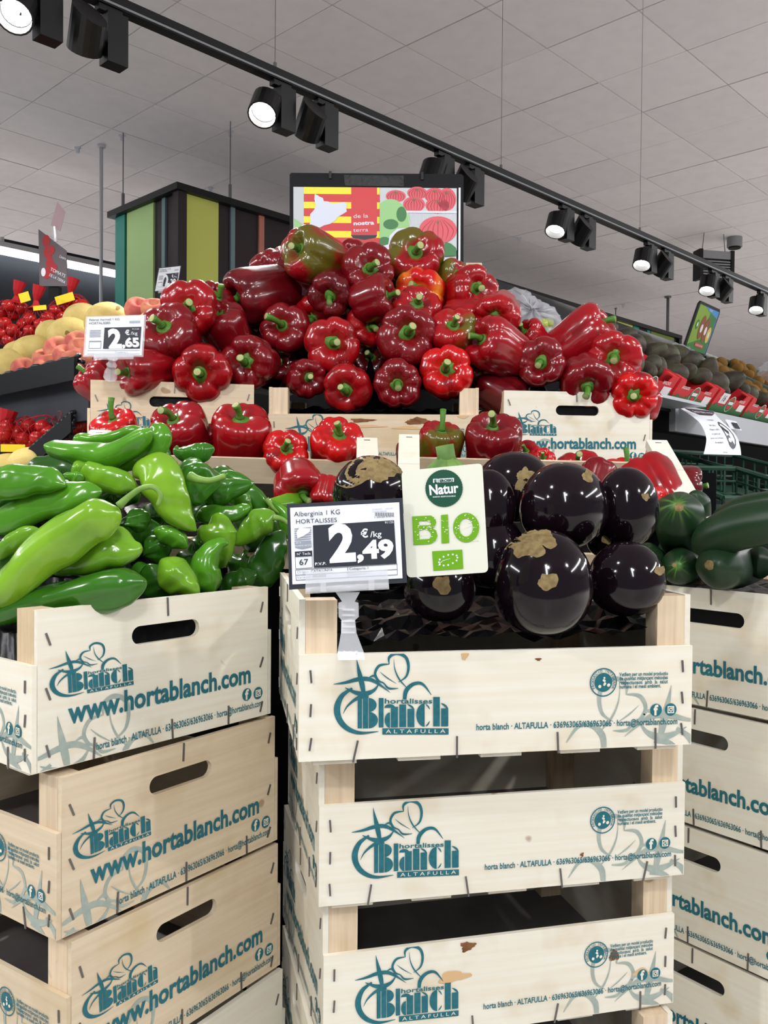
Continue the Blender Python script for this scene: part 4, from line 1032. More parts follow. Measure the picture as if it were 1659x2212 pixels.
green([(900, 800, 90), (930, 830, 160), (975, 880, 175), (1040, 930, 125), (1085, 980, 76), (1118, 1012, 16)], 'l', 'glossy green pepper with its tip hanging over the crate rim', -.03)
green([(1590, 640, 70), (1545, 720, 130), (1500, 820, 160), (1460, 920, 130), (1440, 980, 60)], 'k', 'very dark green pepper standing at the right end of the crate', .02)
green([(1480, 500, 50, .02), (1620, 480, 84, .05), (1760, 460, 92, .12), (1880, 430, 60, .2)], 'l', 'long bright green pepper reaching behind the price sign', .06)
green([(1500, 465, 24), (1560, 520, 60), (1620, 600, 90), (1640, 700, 60)], 'm', 'green pepper with pale stem close behind the price sign', .03, [(1490, 462, 34), (1540, 520, 26), (1610, 560, 24)])
green([(740, 520, 130), (770, 580, 150), (780, 650, 100)], 'd', 'dark green pepper behind the hooked stem', .03)
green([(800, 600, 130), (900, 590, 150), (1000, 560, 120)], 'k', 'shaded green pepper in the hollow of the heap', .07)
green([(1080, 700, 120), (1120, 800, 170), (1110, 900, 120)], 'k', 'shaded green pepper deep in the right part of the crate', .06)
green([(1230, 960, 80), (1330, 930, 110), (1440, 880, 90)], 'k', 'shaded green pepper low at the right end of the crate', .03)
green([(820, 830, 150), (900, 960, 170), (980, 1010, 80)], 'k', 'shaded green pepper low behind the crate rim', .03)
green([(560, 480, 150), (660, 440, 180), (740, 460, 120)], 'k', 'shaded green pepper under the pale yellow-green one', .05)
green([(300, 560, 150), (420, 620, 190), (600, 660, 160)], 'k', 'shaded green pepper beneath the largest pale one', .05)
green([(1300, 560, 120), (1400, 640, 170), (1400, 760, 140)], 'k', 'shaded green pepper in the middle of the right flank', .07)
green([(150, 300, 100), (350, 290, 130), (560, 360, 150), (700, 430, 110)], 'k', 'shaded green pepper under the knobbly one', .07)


EX = [([(1060, 470, 120), (1160, 520, 150), (1260, 500, 110)], .05), ([(600, 380, 120), (700, 420, 150), (780, 470, 110)], .06), ([(820, 680, 120), (880, 740, 160), (900, 820, 110)], .05), ([(1000, 760, 110), (1080, 850, 160), (1130, 940, 100)], .06),
      ([(1290, 780, 120), (1350, 840, 160), (1440, 820, 110)], .06), ([(1400, 560, 110), (1500, 600, 130), (1560, 660, 90)], .07), ([(880, 480, 100), (860, 560, 140), (880, 640, 100)], .05), ([(1150, 640, 100), (1130, 720, 140), (1080, 760, 90)], .05),
      ([(200, 480, 110), (420, 420, 140), (640, 400, 110)], .07), ([(1180, 300, 100), (1280, 360, 120), (1340, 440, 90)], .08), ([(640, 640, 120), (800, 640, 160), (900, 620, 100)], .05), ([(760, 820, 130), (820, 900, 160), (900, 940, 100)], .05)]
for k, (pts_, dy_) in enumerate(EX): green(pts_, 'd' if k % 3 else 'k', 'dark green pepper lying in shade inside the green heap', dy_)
for Y_, g_ in zip(relax([[g[0], g[1]] for g in GQ], k=.85, step=.005, most=.14, n=60), GQ): green_build(Y_, *g_[2])
# black sheet heaped under the green peppers
def gmound():
    nx, ny = 60, 44; vs = []; r = rng(11); hx, hy = CL / 2 - .012, CW / 2 - .012; inv = CRATE_A.inverted(); gp = [(inv @ c, q) for c, q in GP]
    for j in range(ny + 1):
        for i in range(nx + 1):
            x, y = -hx + 2 * hx * i / nx, -hy + 2 * hy * j / ny; h = CH - .07
            near_ = sorted((math.hypot(x - c.x, y - c.y), c.z - q) for c, q in gp)[:10]
            w_ = [1 / (.02 + d) ** 2 for d, _ in near_]; h = sum(w * z for w, (_, z) in zip(w_, near_)) / sum(w_) - .03
            h = min([h] + [z - .004 for d, z in near_ if d < .04])
            if abs(x) > hx - .02 or abs(y) > hy - .02: h = min(h, CH - .03)
            vs.append((x, y, max(h, CH - .035) + r.uniform(0, .003)))
    fs_ = [(j * (nx + 1) + i, j * (nx + 1) + i + 1, (j + 1) * (nx + 1) + i + 1, (j + 1) * (nx + 1) + i) for j in range(ny) for i in range(nx)]
    vs, fs_ = notch_skirt(vs, fs_, .03, lambda x, y: not (abs(x) > CL / 2 - .047 and abs(y) > CW / 2 - .041))
    b = MB(); b.add(vs, fs_)
    o = b.build('plastic_sheet', M['bag'], None, True, CRATE_A); tag(o, 'black plastic sheet heaped under the long green peppers', 'plastic sheet')
gmound()
# ================================================================ round aubergines
M['aub'] = mat('aubergine_skin', srgb(14, 7, 13), 0.10, 0.4, coat=0.15, coat_rough=0.05, noise=(6, srgb(24, 12, 20), 0.8), bump=(14, 0.04))
M['scar'] = mat('dry_scar', srgb(142, 124, 86), 0.8, 0.2, noise=(160, srgb(104, 84, 56), 0.8))
M['aubgreen'] = mat('aubergine_calyx', srgb(112, 146, 76), 0.6, 0.3, noise=(50, srgb(76, 110, 58), 0.8), bump=(60, .3))
def ell(a, bz, n=36, m=24, seed=0, pear=.06, flat=.03):
    r = rng(seed); b = MB(); ph = [r.uniform(0, 6.28) for _ in range(4)]; rings = []
    for k in range(m + 1):
        t = math.pi * k / m; z = -math.cos(t); rr = max(math.sin(t), .004) ** .92
        rings.append([((a * rr * (1 + flat * math.cos(2 * q + ph[0]) + .5 * flat * math.cos(3 * q + ph[1])) * (1 - pear * z)) * math.cos(q),
                       (a * rr * (1 + flat * math.cos(2 * q + ph[0]) + .5 * flat * math.cos(3 * q + ph[1])) * (1 - pear * z)) * math.sin(q), bz * z) for q in [2 * math.pi * i / n for i in range(n)]])
    b.rings(rings); return b
from mathutils.bvhtree import BVHTree
def decal(mb, centre, toward, outline, name, m, parent, lift=.0005, up=(0, 0, 1)):
    """drape a flat outline (list of radial lengths) over a local mesh around the point hit from `toward`"""
    tree = BVHTree.FromPolygons([Vector(v) for v in mb.v], mb.f); d = Vector(toward).normalized(); u = Vector(up).cross(d); u = u.normalized() if u.length > 1e-6 else d.orthogonal().normalized(); w = d.cross(u)
    b = MB(); n = len(outline); rings = []
    o0 = Vector(centre)
    for f in (1.0, .66, .33, .02):
        ring = []
        for i, rr in enumerate(outline):
            a = 2 * math.pi * i / n; p = o0 + (u * math.cos(a) + w * math.sin(a)) * rr * f + d * .3
            hit, nor, _, _ = tree.ray_cast(p, -d, .6)
            if hit is None: hit, nor, _, _ = tree.find_nearest(p - d * .3)
            if nor.dot(d) < 0: nor = -nor
            ring.append(hit + nor * lift)
        rings.append(ring)
    b.rings(rings, 0, False, True); return b.build(name, m, parent, True)
def blob(r, n, seed, rough=.35):
    q = rng(seed); h = [(q.uniform(0, 6.28), q.uniform(.3, 1) * rough / (1 + .35 * k)) for k in range(1, 6)]; n *= 2
    return [r * (1 + sum(a * math.sin(k * 6.2832 * i / n + p) for k, (p, a) in enumerate(h, 1)) * .8 + q.uniform(-.06, .06)) for i in range(n)]
def aubergine(cx, cy, rx, ry, Y, sx, sy, label, seed, scar=.008, marks=(), stem=None, el=1.0):
    c = P(cx, cy, Y); k = Y / F * ray(cx, cy).length
    a = min(rx, ry) * k; dr = viewdir(cx, cy, (sx - cx) / rx * .95, -(sy - cy) / ry * .95)
    mb = ell(rx * k, ry * k, seed=seed)                     # local axes: x right, y away, z up (as seen)
    d = ray(cx, cy).normalized(); right = d.cross(Vector((0, 0, 1))).normalized(); Mb = basis(right, d, right.cross(d), c)
    o = mb.build('aubergine', M['aub'], None, True, Mb); tag(o, label, 'aubergine', 'round aubergines')
    loc = Mb.to_3x3().inverted()
    if scar: decal(mb, (loc @ dr) * 0 + Vector(((sx - cx) * k, 0, -(sy - cy) * k)), (0, -1, 0), blob(scar, 14, seed), 'blossom_scar', M['scar'], o)
    for mx, my, mr, e, rough in marks:
        decal(mb, Vector(((mx - cx) * k, 0, -(my - cy) * k)), (0, -1, 0), [x * (1 + (e - 1) * math.cos(2 * math.pi * i / 52) ** 2) for i, x in enumerate(blob(mr, 26, int(mx), rough))], 'dry_mark', M['scar'], o)
    if stem:
        q = MB(); s0 = loc @ (P(*stem[0], Y - .01) - c); pts = [loc @ (P(*p, Y - .01) - c) for p in stem]
        q.tube(pts, [.012, .0105, .0105, .012][:len(pts)], 14)
        top = Vector((0, 0, ry * k)); 
        for i in range(6):
            a_ = 6.28 * i / 6; b0 = pts[0]
            dirv = Vector((math.cos(a_), math.sin(a_) * .8, -.55))
            q.tube([b0 + Vector((0, 0, .004)), b0 + dirv * .016, b0 + dirv * .03 + Vector((0, 0, -.004))], [.010, .009, .002], 8)
        q.build('calyx', M['aubgreen'], o, True)
    return o
aubergine(801, 1062, 82, 78, .985, 830, 1000, 'round aubergine with a broad dry brown band across its top beside the price sign', 1, 0, [(800, 1012, .013, 2.6, .3), (850, 1008, .008, 2.0, .5)])
aubergine(968, 1078, 78, 76, 1.0, 965, 1000, 'aubergine with a thick green stem standing up behind the BIO card', 2, 0, (), [(965, 1004), (964, 985), (960, 962)])
aubergine(1112, 1052, 84, 76, 1.05, 1125, 1050, 'round aubergine with a greenish scar at the back under the dark red pepper', 3, .0075, [(1135, 1025, .006, 1.8, .6)])
aubergine(1054, 1092, 58, 78, .96, 1060, 1040, 'aubergine half hidden behind the right edge of the BIO card', 4, 0)
aubergine(1217, 1092, 97, 91, .965, 1266, 1030, 'large glossy aubergine with small round scar high on its right', 5, .0062)
aubergine(1352, 1096, 66, 84, .985, 1391, 1075, 'aubergine with a tiny square scar beside the ribbed cucumber', 6, .004)
aubergine(1309, 1160, 42, 44, 1.0, 1310, 1163, 'small aubergine peeking out between three larger ones', 7, .006)
aubergine(1172, 1258, 104, 113, .872, 1179, 1257, 'largest front aubergine with scratched brown marks on top and a pale scar', 8, .0085, [(1130, 1175, .010, 2.2, .7), (1160, 1160, .006, 2.5, .7)])
aubergine(1354, 1250, 82, 78, .915, 1417, 1231, 'glossy front aubergine at the right post with scar on its right side', 9, .005)
aubergine(951, 1265, 80, 77, .885, 956, 1262, 'dull aubergine with a pale scar below the BIO card', 10, .0085)
aubergine(1060, 1190, 80, 80, .965, 1060, 1190, 'shaded aubergine behind the two front ones', 11, 0)
aubergine(820, 1200, 80, 80, .95, 820, 1190, 'shaded aubergine hidden behind the price sign', 12, 0)

# ================================================================ cucumbers
M['cuc'] = mat('cucumber_skin', (0, 1, 0), 0.4, 0.45, vcol='Col', noise=(40, srgb(30, 56, 28), 0.35), bump=(40, 0.15))
M['yel'] = mat('dry_flower', srgb(176, 146, 70), 0.8, 0.2)
def cucumber(pts, Y, label, seed, streak=(0,), base=srgb(24, 50, 28), light=srgb(96, 142, 52), scar=None, flower=None):
    """pts: (px, py, width, dY); streak: which ends (0 start, 1 end) carry pale streaks"""
    b = tubefruit('c', pts, Y, 0, None, 5, .02, seed, n=40, m=40); n, m = 40, 40
    cen = sum((Vector(v) for v in b.v), Vector()) / len(b.v); b.v = [tuple(Vector(v) - cen) for v in b.v]
    o = b.build('cucumber', M['cuc'], None, True, T(cen)); tag(o, label, 'cucumber', 'dark cucumbers')
    me = o.data; ca = me.color_attributes.new('Col', 'FLOAT_COLOR', 'POINT'); r = rng(seed)
    st = [r.uniform(.1, 1) if i % 4 == 0 else (r.uniform(0, .35) if i % 2 == 0 else 0) for i in range(n)]; ln = [r.uniform(.12, .42) for _ in range(n)]
    cols = []
    for k in range(m):
        for i in range(n):
            w = 0
            for s in streak:
                u = k / (m - 1) if s == 0 else 1 - k / (m - 1); w = max(w, st[i] * max(0, 1 - u / ln[i]), .55 * max(0, 1 - u / .07))
            w *= .8; cols += [base[q] * (1 - w) + light[q] * w for q in range(3)] + [1]
    ca.data.foreach_set('color', cols)
    if scar: 
        d = -(ray(*scar[:2]).normalized()); loc = P(scar[0], scar[1], Y) - cen
        decal(b, loc, d, blob(scar[2], 14, seed, .15), 'end_scar', M['scar'], o)
    if flower:
        f = MB(); p = P(*flower, Y) - cen
        for i in range(4): f.tube([p, p + Vector((-.006 - .002 * i, -.003, -.004 + .004 * i)), p + Vector((-.010, -.004, -.008 + .007 * i))], [.0012, .0009, .0004], 6)
        f.build('dry_flower', M['yel'], o, True)
    return o
cucumber([(1463, 1090, 86, -.05), (1466, 1112, 104, -.02), (1470, 1150, 100, .05), (1476, 1180, 70, .13)], 1.16, 'cucumber seen end-on with pale radiating streaks beside the aubergines', 1, (0,), light=srgb(120, 176, 66), scar=(1466, 1096, .0055))
cucumber([(1500, 1062, 40, 0), (1505, 1085, 56, .01), (1508, 1125, 50, .02), (1500, 1170, 36, .03)], 1.24, 'cucumber standing behind the streaked end-on one', 2, ())
cucumber([(1392, 1190, 60, -.02), (1400, 1206, 66, 0), (1420, 1220, 60, .08)], 1.18, 'cucumber end half hidden by the glossy front aubergine', 3, (0,))
cucumber([(1464, 1222, 72, -.03), (1470, 1224, 80, 0), (1490, 1226, 70, .1)], 1.165, 'small cucumber end with bright streaks low on the crate rim', 4, (0,), light=srgb(110, 168, 62), scar=(1457, 1221, .0028))
cucumber([(1545, 1222, 84, -.04), (1557, 1222, 100, -.01), (1600, 1220, 96, .1), (1640, 1218, 60, .2)], 1.10, 'dull cucumber end with a dry scar on the crate rim', 5, (), scar=(1533, 1220, .0055))
cucumber([(1505, 1190, 40, .03), (1540, 1165, 86, .0), (1600, 1140, 98, -.03), (1680, 1125, 96, -.06), (1760, 1120, 70, -.08)], 1.10, 'long dark cucumber lying across the top of its crate', 6, ())
cucumber([(1540, 1125, 30, .03), (1590, 1108, 62, .0), (1660, 1095, 70, -.03), (1740, 1090, 60, -.05)], 1.2, 'cucumber with a withered flower at its pale tip behind the long one', 7, (0,), flower=(1536, 1127))
cucumber([(1600, 1215, 70, 0), (1680, 1215, 80, -.02)], 1.14, 'shaded cucumber at the outer end of the crate', 8, ())
cucumber([(1430, 1180, 70, .0), (1500, 1200, 80, .03), (1600, 1190, 80, .06)], 1.25, 'shaded cucumber lying under the others', 9, ())
# ================================================================ signs and posters
def sign_plane(px, py, Y, yaw=0.0, tilt=0.0):
    d = -ray(px, py); n = Vector((d.x, d.y, 0)).normalized(); n = (RZ(yaw) @ n); n = (n + Vector((0, 0, tilt))).normalized()
    return facing(P(px, py, Y), n)
def tracer(Mf, off=(0, 0), sc=1.0): return lambda x, y: plane_xy(off[0] + x * sc, off[1] + y * sc, Mf)
def slab(pts, t, m, name, parent, z=0.0):
    """flat board of thickness t behind the traced outline"""
    ar = sum(pts[i - 1][0] * pts[i][1] - pts[i][0] * pts[i - 1][1] for i in range(len(pts)))
    b = MB(); b.prism(pts if ar > 0 else pts[::-1], z - t, z); return b.build(name, m, parent)
M['yellow'] = mat('yellow_print', srgb(240, 228, 60), 0.45, 0.4)
M['redp'] = mat('red_print', srgb(206, 62, 66), 0.45, 0.4)
M['pinkp'] = mat('tomato_print', srgb(214, 92, 104), 0.45, 0.4)
M['dpink'] = mat('tomato_shadow_print', srgb(168, 44, 62), 0.45, 0.4)
M['gpr'] = mat('leaf_print', srgb(150, 200, 134), 0.45, 0.4)
M['gdk'] = mat('dark_leaf_print', srgb(64, 122, 72), 0.45, 0.4)
M['pale'] = mat('pale_print', srgb(214, 220, 236), 0.45, 0.4)
M['bkg'] = mat('pale_background_print', srgb(196, 202, 206), 0.45, 0.4)
M['biogreen'] = mat('bio_green_print', srgb(104, 164, 12), 0.5, 0.4)
M['biodark'] = mat('bio_dark_green_print', srgb(10, 74, 54), 0.5, 0.4)
M['biocard'] = mat('bio_card', srgb(222, 224, 210), 0.55, 0.3)
M['greyp'] = mat('grey_print', srgb(150, 156, 170), 0.5, 0.4)
M['slate'] = mat('slate_print', srgb(44, 48, 58), 0.45, 0.4)

# ---- aubergine price sign
def price_sign(Mf, q, outer, card, label, spec, frame_m, clip):
    root = empty('price_sign', Mf); tag(root, label, 'price sign')
    slab([q(*p) for p in outer], .003, frame_m, 'frame', root)
    cd = slab([q(*p) for p in card], .0008, M['white'], 'card', root, .001)
    fl = Flat(); spec(fl, q); fl.build('print', [M['slate'], M['white'], M['greyp'], M['yellow']], cd, T(0, 0, .0013))
    clip(root, q); return root
MP = sign_plane(748, 1174, .79, 0, .06); qz = tracer(MP, (600, 900), .36166)
def dist(a, b): return math.hypot(a[0] - b[0], a[1] - b[1])
def ltext(fl, q, body, a, b, h, mi=0, bold=0.0, layer=2):
    """text between two traced points, h = height of the letters in the traced pixels"""
    A, B = q(*a), q(*b); hh = dist(q(a[0], a[1] - h), A) / .7; line_text(fl, body, A, B, hh, mi, layer, bold)
def big_price(fl, q):
    fl.poly([q(210, 650), q(694, 619), q(710, 877), q(216, 903)], 0, 1)
    ltext(fl, q, 'Alberginia 1 KG', (98, 597), (372, 582), 28, 0); ltext(fl, q, 'HORTALISSES', (110, 640), (354, 629), 26, 0)
    for i in range(24):
        x = 580 + i * 4.8; fl.poly([q(x, 573), q(x + (1.6, 3, 2.2)[i % 3], 573), q(x + (1.6, 3, 2.2)[i % 3], 594), q(x, 595)], 0, 1)
    ltext(fl, q, '2 200184 414570', (576, 606), (694, 600), 9, 0); ltext(fl, q, '06/08/2020    10441807', (564, 558), (690, 551), 8, 2); ltext(fl, q, 'D/A/001/007/00', (564, 572), (650, 568), 8, 2)
    ltext(fl, q, '91125', (640, 640), (690, 636), 13, 1)
    for i in range(7): fl.poly([q(100, 668 + i * 13), q(200, 660 + i * 13), q(200, 666 + i * 13), q(100, 674 + i * 13)], 2, 1)
    fl.poly([q(112, 690), q(130, 664), q(196, 668), q(190, 690), q(150, 715), q(118, 728)], 1, 2)
    fl.poly([q(102, 748), q(200, 742), q(202, 778), q(150, 790), (q(104, 782))], 2, 1); ltext(fl, q, 'de la', (110, 758), (140, 756), 9, 1); ltext(fl, q, 'nostra terra', (106, 776), (198, 770), 10, 1)
    fl.poly([q(104, 806), q(204, 800), q(206, 832), q(104, 838)], 0, 1); ltext(fl, q, 'N° Tecla', (116, 829), (196, 823), 15, 1)
    for a, b in (((104, 806), (108, 908)), ((204, 800), (208, 902)), ((108, 908), (208, 902)), ((106, 915), (712, 880)), ((106, 915), (110, 977)), ((110, 977), (714, 944)), ((712, 880), (714, 944)), ((418, 898), (421, 960)), ((108, 947), (714, 912))):
        A, B = q(*a), q(*b); fl.ribbon([(*A, .0004), (*B, .0004)], 0, 1, 2)
    ltext(fl, q, '67', (130, 886), (184, 883), 34, 0, .01); ltext(fl, q, 'P.V.P.', (224, 888), (290, 884), 16, 1, .02)
    ltext(fl, q, 'Origen:', (116, 935), (190, 931), 15, 2); ltext(fl, q, 'CATALUNYA', (200, 930), (328, 922), 15, 0); ltext(fl, q, 'Varietat:', (116, 967), (196, 962), 14, 2); ltext(fl, q, 'BEUNO', (212, 960), (288, 956), 15, 0)
    ltext(fl, q, 'Categoria: I', (428, 916), (540, 910), 15, 0); ltext(fl, q, 'Calibre: G', (428, 948), (526, 942), 14, 2)
    ltext(fl, q, '2', (310, 862), (468, 852), 210, 1, .045); ltext(fl, q, ',49', (474, 848), (694, 836), 102, 1, .045); ltext(fl, q, '€', (496, 722), (540, 720), 48, 1, .03); ltext(fl, q, '/kg', (552, 720), (620, 716), 34, 1, .01)
def clip_big(root, q):
    c = lambda *p: Vector((*q(*p), 0))
    b = MB(); b.prism([q(165, 1058), q(168, 925), q(655, 912), q(665, 1030)][::-1] if False else [q(165, 1058), q(665, 1030), q(655, 912), q(168, 925)], .0022, .0034); b.build('clip_plate', M['clear'], root)
    b = MB(); b.tube([Vector((*q(168, 1035), .004)), Vector((*q(660, 1006), .004))], .0028, 10); b.build('clip_bar', M['clear'], root, True)
    for x0, y0, x1, y1 in ((255, 985, 290, 1045), (540, 975, 575, 1035)):
        b = MB(); b.prism([q(x0, y1), q(x1, y1), q(x1, y0), q(x0, y0)], .0036, .0072); b.build('clip_hinge', M['clear'], root)
    prof = [(345, 490, 1048), (385, 460, 1105), (362, 482, 1112), (364, 484, 1195), (380, 462, 1215), (378, 470, 1290), (358, 512, 1400), (362, 518, 1445)]
    b = MB(); vs = []; fs = []
    for i, (xa, xb, y) in enumerate(prof):
        A, B = q(xa, y), q(xb, y); dz = .004 + .008 * max(0, (i - 4) / 3)
        for (x, yy), z in ((A, dz), (B, dz), (B, dz - .006), (A, dz - .006)): vs.append((x, yy, z - .002))
    n = len(prof)
    for i in range(n - 1):
        for k in range(4): fs.append((4 * i + k, 4 * i + (k + 1) % 4, 4 * i + 4 + (k + 1) % 4, 4 * i + 4 + k))
    fs += [(0, 3, 2, 1), tuple(4 * n - 4 + k for k in range(4))]
    b.add(vs, fs); b.build('clip_leg', M['clear'], root)
    for x in (400, 470):
        b = MB(); b.tube([Vector((*q(x, 1400), .006)), Vector((*q(x, 1400), .0125))], .0016, 8); b.build('clip_stud', M['clear'], root, True)
    for k in range(5):
        b = MB(); A, B = q(385, 1150 + k * 34), q(460, 1150 + k * 34); b.box(A[0], B[0], A[1] - .0008, A[1] + .0008, .003, .0055); b.build('clip_rib', M['clear'], root)
price_sign(MP, qz, [(55, 523), (745, 485), (772, 992), (68, 1034)], [(74, 545), (725, 512), (745, 965), (88, 1002)], 'black framed price sign for aubergines reading 2,49 in a clear clip', big_price, M['slate'], clip_big)

# ---- BIO card
MBI = sign_plane(962, 1127, .799, 0, .05); qb = tracer(MBI, (600, 900), .36166)
bio = empty('bio_card', MBI); tag(bio, 'cream card with large green BIO letters and a round dark green seal', 'card')
def rounded(pts, q, r=.22, n=5):
    out = []; k = len(pts)
    for i in range(k):
        p, a, c = Vector(pts[i]), Vector(pts[i - 1]), Vector(pts[(i + 1) % k]); ra = 32.0
        s, e = p + (a - p).normalized() * ra, p + (c - p).normalized() * ra
        for j in range(n + 1):
            t = j / n; v = s * (1 - t) ** 2 + p * 2 * t * (1 - t) + e * t * t; out.append(q(v.x, v.y))
    return out
card_o = slab(rounded([(738, 325), (1222, 278), (1258, 930), (772, 962)], qb), .0012, M['biocard'], 'card', bio)
fl = Flat(); cx, cy = qb(993, 428); R = dist(qb(993, 428), qb(993, 538))
n_ = 90; fl.poly([(cx + R * (1 + .018 * (i % 2)) * math.cos(6.2832 * i / n_), cy + R * (1 + .018 * (i % 2)) * math.sin(6.2832 * i / n_)) for i in range(n_)], 1, 1)
fl.poly([qb(928, 372), qb(956, 371), qb(956, 394), qb(928, 396)], 2, 2); ltext(fl, qb, 'E', (936, 394), (950, 393), 17, 1, .05, 3)
fl.poly([qb(960, 371), qb(1052, 366), qb(1052, 390), qb(960, 394)], 2, 2); ltext(fl, qb, 'EROSKI', (967, 391), (1046, 387), 15, 1, .05, 3)
ltext(fl, qb, 'Natur', (908, 468), (1082, 452), 58, 2, .03, 2); ltext(fl, qb, 'SABOR RESPONSABLE', (926, 484), (1062, 478), 8, 2, .01, 2)
def poly_px(fl, pts, mi, layer): fl.poly([qb(*p) for p in pts], mi, layer)
# B I O as slab letters
def B_letter():
    for pts in ([(803, 596), (842, 594), (848, 764), (811, 766)], [(842, 594), (915, 591), (940, 606), (946, 635), (936, 660), (916, 664), (915, 632), (904, 622), (843, 624)],
                [(843, 650), (916, 648), (916, 664), (844, 680)], [(916, 660), (946, 680), (954, 712), (942, 742), (914, 760), (905, 730), (916, 716), (914, 694), (900, 680), (880, 664)],
                [(847, 734), (910, 730), (914, 760), (848, 765)]): poly_px(fl, pts, 0, 1)
B_letter()
poly_px(fl, [(975, 588), (1016, 584), (1024, 753), (978, 757)], 0, 1)
cx2, cy2 = qb(1125, 662); ro = dist(qb(1125, 662), qb(1203, 662)); ry = dist(qb(1125, 662), qb(1125, 750))
for i in range(36):
    a, c = 6.2832 * i / 36, 6.2832 * (i + 1) / 36; e = lambda t, f, g: (cx2 + ro * f * math.cos(t), cy2 + ry * g * math.sin(t))
    fl.poly([e(a, .52, .62), e(a, 1, 1), e(c, 1, 1), e(c, .52, .62)], 0, 1)
rd = rng(9)
for i in range(80):
    x, y = (lambda q: q[0] if i % 9 < 4 else (q[1] if i % 9 == 4 else q[2]))(((rd.uniform(810, 945), rd.uniform(600, 760)), (rd.uniform(980, 1020), rd.uniform(592, 750)), (rd.uniform(1050, 1200), rd.uniform(580, 745))))
    px_, py_ = qb(x, y); s = rd.uniform(.00025, .0006); fl.ellipse(px_, py_, s * 1.4, s, 3, 2, 6)
poly_px(fl, [(922, 804), (1102, 794), (1108, 908), (930, 920)], 0, 1)
for i in range(12):
    a = 6.2832 * i / 12; x, y = 1018 + 58 * math.cos(a) * (1 if i % 2 else .95), 856 - 30 * math.sin(a) - 14 * math.cos(a); px_, py_ = qb(x, y)
    fl.poly([(px_ + .0013 * (1 if k % 2 == 0 else .4) * math.sin(6.2832 * k / 10), py_ + .0013 * (1 if k % 2 == 0 else .4) * math.cos(6.2832 * k / 10)) for k in range(10)], 2, 2)
fl.ribbon([(*qb(958, 890), .0003), (*qb(985, 862), .0004), (*qb(1030, 848), .0002)], 2, 2)
fl.build('print', [M['biogreen'], M['biodark'], M['white'], M['biocard']], card_o, T(0, 0, .0004))

# ---- upper price sign 2,65 and the far one 2,30
def mid_price(body_price, cents, name):
    def f(fl, q):
        fl.poly([q(32, 28), q(98, 28), q(98, 83), q(32, 83)], 0, 1)
        ltext(fl, q, name, (4, 10), (58, 10), 6, 0); ltext(fl, q, 'HORTALISSES', (4, 19), (42, 19), 6, 0); ltext(fl, q, '91125', (82, 35), (94, 35), 3, 1)
        for i in range(14): fl.poly([q(76 + i * 1.4, 12), q(76 + i * 1.4 + .7, 12), q(76 + i * 1.4 + .7, 19), q(76 + i * 1.4, 19)], 2, 1)
        for i in range(5): fl.poly([q(6, 34 + i * 4), q(26, 34 + i * 4), q(26, 36 + i * 4), q(6, 36 + i * 4)], 2, 1)
        fl.poly([q(6, 62), q(28, 62), q(28, 82), q(6, 82)], 2, 1); fl.poly([q(7, 66), q(27, 66), q(27, 81), q(7, 81)], 1, 2)
        ltext(fl, q, body_price, (42, 80), (66, 80), 46, 1, .05); ltext(fl, q, cents, (66, 78), (97, 78), 22, 1, .05); ltext(fl, q, '€', (70, 48), (78, 48), 12, 1, .03); ltext(fl, q, '/kg', (80, 48), (92, 48), 8, 1)
        fl.poly([q(4, 87), q(98, 87), q(98, 87.8), q(4, 87.8)], 2, 1); fl.poly([q(4, 96), q(98, 96), q(98, 96.8), q(4, 96.8)], 2, 1); ltext(fl, q, 'Categoria: I', (54, 94), (76, 94), 5, 2)
    return f
def small_sign(corners, Y, label, spec, foot, frame_m, rim=0.0):
    cx = sum(c[0] for c in corners) / 4; cy = sum(c[1] for c in corners) / 4; Mf = sign_plane(cx, cy, Y, 0, .05)
    def q(u, v, tl=corners[0], tr=corners[1], br=corners[2], bl=corners[3]):
        u, v = u / 102, v / 100
        x = (tl[0] * (1 - u) + tr[0] * u) * (1 - v) + (bl[0] * (1 - u) + br[0] * u) * v; y = (tl[1] * (1 - u) + tr[1] * u) * (1 - v) + (bl[1] * (1 - u) + br[1] * u) * v
        return plane_xy(x, y, Mf)
    def clip(root, q):
        b = MB(); b.prism([q(16, 112), q(88, 110), q(86, 94), q(18, 95)], .002, .0035); b.build('clip_plate', M['clear'], root)
        b = MB(); b.tube([Vector((*q(16, 106), .004)), Vector((*q(88, 104), .004))], .0025, 8); b.build('clip_bar', M['clear'], root, True)
        A = Vector((*q(50, 106), .003)); B = Mf.inverted() @ foot; rows = [A + (B - A) * t for t in (0, .2, .35, .5, .7, 1.0)]; k = .012
        b = MB(); b.tube(rows, [k * .9, k * .45, k * .8, k * .6, k * .9, k * 1.0], 8); b.build('clip_leg', M['clear'], root)
    e = 3 + rim
    return price_sign(Mf, q, [(-e, -e), (102 + e, -e), (102 + e, 100 + e), (-e, 100 + e)], [(0, 0), (102, 0), (102, 100), (0, 100)], label, spec, frame_m, clip)
FOOT3 = P(238, 822, 1.575); FOOT3.z = RIM3
small_sign([(189, 686), (312, 682), (306, 768), (183, 768)], 1.555, 'white price sign for red peppers reading 2,65 clipped to an upper crate', mid_price('2', ',65', 'Pebrot Vermell 1 KG'), FOOT3, M['clear'])
small_sign([(344, 580), (390, 575), (382, 624), (335, 629)], 2.75, 'small framed price sign reading 2,30 before the striped cladding', mid_price('2', ',30', 'Paraguaià 1 KG'), P(359, 690, 2.78), M['slate'], 1)

